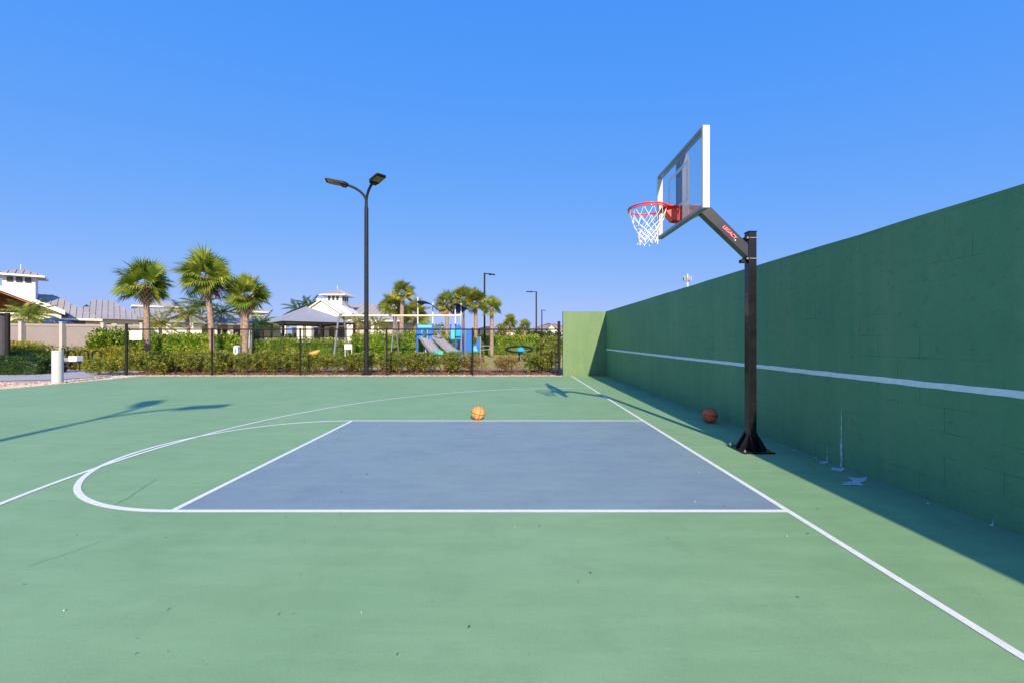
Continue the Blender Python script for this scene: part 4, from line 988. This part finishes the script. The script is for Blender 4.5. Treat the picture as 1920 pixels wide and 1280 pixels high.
# pool railing
t5 = thing('pool_railing', 'thin black picket railing in front of the pool house', 'fence', (-13.5, 29.5, 0))
xa_, xb_ = (474-CX)*29/F, (790-CX)*29/F
b = MB()
b.beam((xa_,29,1.62),(xb_,29,1.62),.04,.04); b.beam((xa_,29,.15),(xb_,29,.15),.04,.04); b.build('rail', M_dark, t5)
b = MB(); k = xa_
while k < xb_: b.box((k-.008,28.992,.15),(k+.008,29.008,1.6)); k += .13
b.build('picket_panel', M_dark, t5)
k = xa_
while k < xb_:
    b = MB(); b.box((k-.04,28.95,0),(k+.04,29.03,1.8)); b.build('post', M_dark, t5); k += 2.4
Yp = 21.5; x = (474.5-CX)*Yp/F
b = MB(); b.tube([(0,0,0),(0,0,2.3)], .06, 10); o = b.build('fence_post', M_dark, None); o.location = (x,Yp,0); tag(o, 'lone dark post right of the shortest near palm', 'post')
# umbrella by the far left porch
px_, Yu = 100, 30; q = P(px_, 598, Yu)
t6 = thing('patio_umbrella', 'dark blue patio umbrella just above the tan fence', 'umbrella', (q.x, Yu, 0))
b = MB(); b.lathe([(1.25,-.45),(.7,-.2),(.05,0)], 8, (q.x,Yu,q.z+.1)); b.build('canopy', M_bluec, t6)
b = MB(); b.tube([(q.x,Yu,0),(q.x,Yu,q.z)], .03, 8); b.build('pole', M_alu, t6)
# distant houses on the right
def house(x0, x1, Y, D, zw, zr, m, mr, label, gable=None, wins=()):
    t = thing('house', label, 'house', ((x0+x1)/2, Y, 0), 'distant houses')
    b = MB(); b.box((x0,Y,0),(x1,Y+D,zw)); b.build('wall', m, t)
    b = MB(); hip_roof(b, x0-.5, x1+.5, Y-.5, Y+D+.5, zw, x0+D*.45, x1-D*.45, zr, 0); b.build('roof', mr, t)
    if gable:
        g0, g1, gz = gable; b = MB(); b.prism([(g0,Y-1.5,0),(g1,Y-1.5,0),(g1,Y-1.5,zw-.2),((g0+g1)/2,Y-1.5,gz),(g0,Y-1.5,zw-.2)], (0,1.6+D*.4,0)); b.build('gable_wall', M_wwall, t)
        b = MB(); c = (g0+g1)/2
        for s in (-1,1):
            e = c+s*((g1-g0)/2+.5); b.prism([(c,Y-1.9,gz+.28),(e,Y-1.9,zw-.3),(e,Y-1.9,zw-.5),(c,Y-1.9,gz+.05)], (0,2+D*.4,0))
        b.build('gable_roof', mr, t)
    for w0, w1, a, c_ in wins: window(t, None, w0, w1, Y, a, c_)
xq = lambda px, Y: (px-CX)*Y/F
house(xq(985,84), xq(1090,84), 84, 14, 3.3, 5.1, M_wwall, M_roofr, 'tan roofed white house beside the green wall', (xq(1024,82), xq(1047,82), 4.5), [(xq(998,84),xq(1004,84),1.2,2.6),(xq(1013,84),xq(1019,84),1.2,2.6)])
house(xq(945,80), xq(965,80), 80, 8, 3.2, 3.9, M_wwall, M_roofr, 'small white walled house seen through the trees', None, [(xq(951,80),xq(957,80),1.2,2.4)])
house(xq(975,76), xq(1001,76), 76, 8, 2.6, 3.3, M_wwall, M_roofr, 'low cream house between the trees left of the tan roof', None, [(xq(982,76),xq(987,76),1.,2.2),(xq(992,76),xq(996,76),1.,2.2)])
house(xq(1150,110), xq(1500,110), 110, 14, 3.0, 4.4, M_wwall, M_roofr, 'distant house hidden behind the green wall')
# dark curved screen behind the playground
Ysn = 46; t7 = thing('wind_screen', 'dark domed screen structure right of the blue panel', 'screen', (xq(905,Ysn), Ysn, 0))
b = MB(); xl, xr = xq(893,Ysn), xq(925,Ysn); zt = H-(612-CY)*Ysn/F; zl = H-(622-CY)*Ysn/F
b.prism([(xl,Ysn,0),(xr,Ysn,0),(xr,Ysn,zl)]+[(xr+(xl-xr)*i/8, Ysn, zl+(zt-zl)*sin(pi*(.35+.5*i/8))) for i in range(1,9)], (0,2.2,0)); b.build('fabric', M_screen, t7)
# cell tower above the wall
Yt = 210; p = P(1289, 514, Yt)
t8 = thing('cell_tower', 'pale cell tower with antennas peeking over the green wall', 'tower', (p.x, Yt, 0))
b = MB(); b.tube([(p.x,Yt,0),(p.x,Yt,p.z)], [.8,.35], 8); b.build('mast', M_alu, t8)
b = MB(); zc = H-(522-CY)*Yt/F
for i in range(9):
    a = 2*pi*i/9; b.box((p.x+1.9*cos(a)-.2,Yt+1.9*sin(a)-.2,zc-1.3),(p.x+1.9*cos(a)+.2,Yt+1.9*sin(a)+.2,zc+1.1))
b.build('antenna', M_alud, t8)
b = MB(); b.ring((p.x,Yt,zc), 1.7, .12, 18, 6); b.ring((p.x,Yt,zc-.9), 1.7, .1, 18, 6)
for i in range(3): a = 2*pi*i/3; b.beam((p.x,Yt,zc),(p.x+1.8*cos(a),Yt+1.8*sin(a),zc),.15,.15)
b.build('platform', M_alu, t8)

# ------------------------------------------------------------------ playground
Ysw = 22.0; sx0, sx1 = xq(640,Ysw), xq(868,Ysw); zb = H-(592-CY)*Ysw/F
t = thing('swing_set', 'two bay swing frame with cream top bar and grey tube legs', 'swing', ((sx0+sx1)/2, Ysw, 0))
b = MB(); b.tube([(sx0,Ysw,zb),(sx1,Ysw,zb)], .05, 12); b.build('top_bar', M_cream, t, smooth='auto')
for x in (sx0, sx1):
    b = MB()
    pts = [Vector((x,Ysw-1.05,0)),Vector((x,Ysw-.42,zb-.35))]+[Vector((x,Ysw-.30*cos(pi*i/8),zb-.15+.22*sin(pi*i/8))) for i in range(9)]+[Vector((x,Ysw+.42,zb-.35)),Vector((x,Ysw+1.05,0))]
    b.tube(pts, .05, 10); b.build('end_frame', M_gal, t, smooth='auto')
xm = xq(740, Ysw)
b = MB(); b.tube([(xm,Ysw,zb-.05),(xm-.12,Ysw-.5,0)], .04, 8); b.tube([(xm,Ysw,zb-.05),(xm+.1,Ysw+.7,0)], .04, 8); b.build('middle_leg', M_gal, t)
for px in (722, 818, 842):
    b = MB(); x = xq(px, Ysw); b.tube([(x,Ysw,zb-.03),(x,Ysw,zb-.16)], .03, 6); b.build('hanger', M_steel, t)
for xa2, xb2 in ((693, 722), (818, 842)):
    pass
# climbing tower with slides
Yt_ = 24.0; X = lambda px: xq(px, Yt_); Z = lambda py: H-(py-CY)*Yt_/F
t = thing('play_tower', 'blue playground tower with two grey slides and navy roof', 'playground', (X(790), Yt_, 0))
for px in (782.5, 811.5):
    b = MB(); b.tube([(X(px),Yt_,0),(X(px),Yt_,Z(607))], .06, 10); b.build('post', M_blue, t)
    b = MB(); b.tube([(X(px)+.1,Yt_+1.4,0),(X(px)+.1,Yt_+1.4,Z(606))], .06, 10); b.build('post', M_blue, t)
b = MB(); b.box((X(783),Yt_-.04,Z(614.5)),(X(811),Yt_+.04,Z(609.5))); b.build('head_bar', M_aqua, t)
b = MB(); b.box((X(783.5),Yt_-.05,Z(636)),(X(790.5),Yt_+.05,Z(614.6))); b.box((X(802.5),Yt_-.05,Z(636)),(X(811.5),Yt_+.05,Z(614.6))); b.box((X(790.5),Yt_-.04,Z(618)),(X(802.5),Yt_+.04,Z(614.6))); b.build('side_panel', M_blue, t, bevel=.02)
b = MB(); b.box((X(790.7),Yt_-.06,Z(636)),(X(792.3),Yt_+.02,Z(618.1))); b.box((X(800.8),Yt_-.06,Z(636)),(X(802.4),Yt_+.02,Z(618.1))); b.build('entry_trim', M_aqua, t)
b = MB(); b.box((X(783),Yt_+.1,Z(637)),(X(812),Yt_+1.4,Z(634))); b.build('deck', M_screen, t)
def slide(pa, pb, Ya_, Yb_, wd):
    n = 12; b = MB(); q0 = Vector(pa); q1 = Vector(pb); prof = []
    for i in range(n+1):
        k = i/n; p_ = q0.lerp(q1, k); p_.z += .06*k**8; prof.append(p_)
    d = (q1-q0); s_ = Vector((-d.y, d.x, 0)).normalized()*wd/2
    cs = [(-1,.16),(-1,0),(-.45,-.0),(-.15,.035),(.15,.035),(.45,0),(1,0),(1,.16),(1.12,.16),(1.12,-.06),(-1.12,-.06),(-1.12,.16)]
    vs = [p_+s_*a+Vector((0,0,c_)) for p_ in prof for a, c_ in cs]; m_ = len(cs)
    b.add(vs, [(i*m_+j, i*m_+(j+1) % m_, (i+1)*m_+(j+1) % m_, (i+1)*m_+j) for i in range(n) for j in range(m_)]+[tuple(range(m_)), tuple(n*m_+j for j in range(m_-1,-1,-1))])
    o = b.build('slide', M_slide, t)
    b = MB(); e = prof[-1]; f = e+(d.normalized())*.28; f.z = e.z-.02
    b.add([e-s_*1.15+Vector((0,0,.16)), e+s_*1.15+Vector((0,0,.16)), f+s_*1.15+Vector((0,0,.12)), f-s_*1.15+Vector((0,0,.12)), e-s_*1.15-Vector((0,0,.06)), e+s_*1.15-Vector((0,0,.06)), f+s_*1.1-Vector((0,0,.05)), f-s_*1.1-Vector((0,0,.05))],
          [(3,2,1,0),(4,5,6,7),(0,1,5,4),(1,2,6,5),(2,3,7,6),(3,0,4,7)])
    b.build('slide_foot', M_aqua, o)
slide(P(795,634,23.9), P(818,663.5,22.9), 0, 0, .55)
slide(P(813.5,629,24.3), P(851,663,23.2), 0, 0, .55)
b = MB(); b.tube([(X(801),23.6,0),(X(801),23.6,Z(653))], .035, 8); b.build('slide_leg', M_alu, t)
# cube house on the right of the tower
b = MB(); b.box((X(854),Yt_+.2,Z(636)),(X(866.5),Yt_+.3,Z(616))); b.build('side_panel', M_sky, t, bevel=.02)
b = MB(); b.box((X(842),Yt_+.6,Z(636)),(X(850),Yt_+.7,Z(618))); b.build('side_panel', M_aqua, t, bevel=.02)
b = MB(); b.box((X(855),Yt_+.18,Z(615.8)),(X(866),Yt_+.32,Z(610))); b.build('head_bar', M_blue, t)
b = MB(); b.box((X(843),Yt_+.3,Z(639)),(X(867),Yt_+1.5,Z(636.3))); b.build('deck', M_screen, t)
for px, yy in ((853.5,.25),(867,.25),(841.5,.65),(854.5,1.4)):
    b = MB(); b.tube([(X(px),Yt_+yy,0),(X(px),Yt_+yy,Z(607))], .055, 8); b.build('post', M_blue, t)
for z in (613, 617, 621):
    b = MB(); b.tube([(X(812),Yt_+.6,Z(z)),(X(842),Yt_+.6,Z(z))], .012, 6); b.build('bridge_rail', M_steel, t)
b = MB(); b.box((X(812),Yt_+.5,Z(637)),(X(842),Yt_+1.2,Z(635.6))); b.build('bridge', M_screen, t)
# canopies
def shade(pts, label, posts_):
    b = MB(); n = len(pts); up = [Vector(p) for p in pts]
    b.add([p+Vector((0,-.6,0)) for p in up]+[p+Vector((0,.9,-.05)) for p in up], [(i, i+1, n+i+1, n+i) for i in range(n-1)])
    o = b.build('roof_shade', M_bluec, t, recalc=False); sm = o.modifiers.new('solid', 'SOLIDIFY'); sm.thickness = .03
    for px, y0_, y1_ in posts_:
        c = MB(); c.tube([(X(px),Yt_,Z(y1_)),(X(px),Yt_,Z(y0_))], .035, 8); c.build('roof_post', M_alu, t)
shade([P(784,568,Yt_),P(790,565,Yt_),P(800,566,Yt_),P(810,570,Yt_),P(821,580,Yt_)], '', [(783.5,557,610),(811.5,568,608)])
shade([P(851,572,Yt_),P(860,569,Yt_),P(868,574,Yt_),P(876,577,Yt_)], '', [(864.5,569,612),(853.5,572,607)])
b = MB(); b.prism([P(847,589,Yt_+.3),P(866,586,Yt_+.3),P(875,578,Yt_+.3),P(868,575,Yt_+.3),P(855,573,Yt_+.3)], (0,.4,0)); b.build('roof_shade', M_bluec, t)
# blue climbing panel
b_ = thing('climbing_panel', 'upright blue panel with triangular cut at right of play tower', 'playground', (xq(886,23.5), 23.5, 0))
b = MB(); Yk = 23.5; z2 = lambda py: H-(py-CY)*Yk/F; x2 = lambda px: xq(px, Yk)
poly = [(873,660),(900,660),(900,632),(896,632),(891,650),(886,640),(884,616),(873,618)]
b.prism([(x2(px),Yk,z2(py)) for px, py in poly], (0,.08,0)); b.build('panel', M_blue, b_)
b = MB(); b.prism([(x2(px),Yk-.03,z2(py)) for px, py in [(886,658),(896,658),(892,647),(888,650)]], (0,.028,0)); b.build('inset', M_aqua, b_)
for px in (873, 900.5):
    b = MB(); b.tube([(x2(px),Yk+.04,0),(x2(px),Yk+.04,z2(616 if px < 880 else 631))], .045, 8); b.build('post', M_steel, b_)
for (p0_, p1_) in (((902,648),(918,648)), ((902,656),(920,654)), ((918,648),(920,662))):
    b = MB(); b.tube([(x2(p0_[0]),Yk,z2(p0_[1])),(x2(p1_[0]),Yk,z2(p1_[1]))], .02, 6); b.build('bar', M_steel, b_)
# spinner
q = P(973.5, 655, 27); t = thing('net_spinner', 'low round spinner with dark hoop and light blue seat on the lawn', 'playground', (q.x, 27, 0))
b = MB(); b.ring((q.x,27,q.z+.02), .88, .07, 32, 8, (0,-.20,.98)); b.build('hoop', M_dark, t, smooth=True)
b = MB(); b.lathe([(.30,-.22),(.30,-.02),(.10,.16)], 16, (q.x+.1,27,q.z)); b.build('seat', M_sky, t)
b = MB(); b.tube([(q.x,27,0),(q.x,27,q.z-.1)], .06, 8); b.build('stand', M_dark, t)
# yellow discs
for px, py, Yd, tilt, lab in ((501,660.5,18.2,.1,'low yellow spinner seat half hidden in hedge by the third palm'),(589.5,659.5,18.2,.5,'tilted yellow bowl seat above the shrubs below the canopy')):
    q = P(px, py, Yd); t = thing('spinner_seat', lab, 'play seat', (q.x,Yd,0), 'yellow play seats', local=True)
    b = MB(); b.lathe([(.08,-.16),(.20,-.09),(.235,0),(.19,.01),(.1,-.03),(.01,-.04)], 24, (0,0,0)); o = b.build('bowl', M_yel, t, smooth='auto'); o.location = (0,0,q.z); o.rotation_euler = (.35,-.18*(tilt > .3),0)
    b = MB(); b.tube([(0,0,0),(0,0,q.z-.1)], .03, 8); b.build('stand', M_gal, t)
# white post sign and marker
q0, q1 = P(645.5,645,21.3), P(660,654.5,21.3)
t = thing('board_sign', 'blank white square sign on thin legs beside the swing frame', 'sign', (q0.x,21.3,0))
b = MB(); b.box((q0.x,21.3,q1.z),(q1.x,21.33,q0.z)); b.build('panel', M_sign, t)
for x in (q0.x+.03, q1.x-.03): 
    b = MB(); b.box((x-.018,21.335,0),(x+.018,21.36,q0.z-.02)); b.build('leg', M_alu, t)
q0, q1 = P(440,649,20.6), P(448,668,20.6)
t = thing('marker_post', 'short white marker post with peaked top in the golden hedge', 'post', ((q0.x+q1.x)/2,20.6,0))
b = MB(); b.box((q0.x,20.5,0),(q1.x,20.72,q0.z-.03)); b.build('body', M_sign, t, bevel=.01)
b = MB(); m_ = (q0.x+q1.x)/2; b.prism([(q0.x-.02,20.48,q0.z-.03),(q1.x+.02,20.48,q0.z-.03),(m_,20.48,q0.z+.05)], (0,.26,0)); b.build('cap', M_sign, t)
b = MB(); b.box((m_-.035,20.492,.75),(m_+.035,20.498,.95)); b.build('plate', M_alud, t)

for o in bpy.data.objects:
    if '_o' in o: del o['_o']
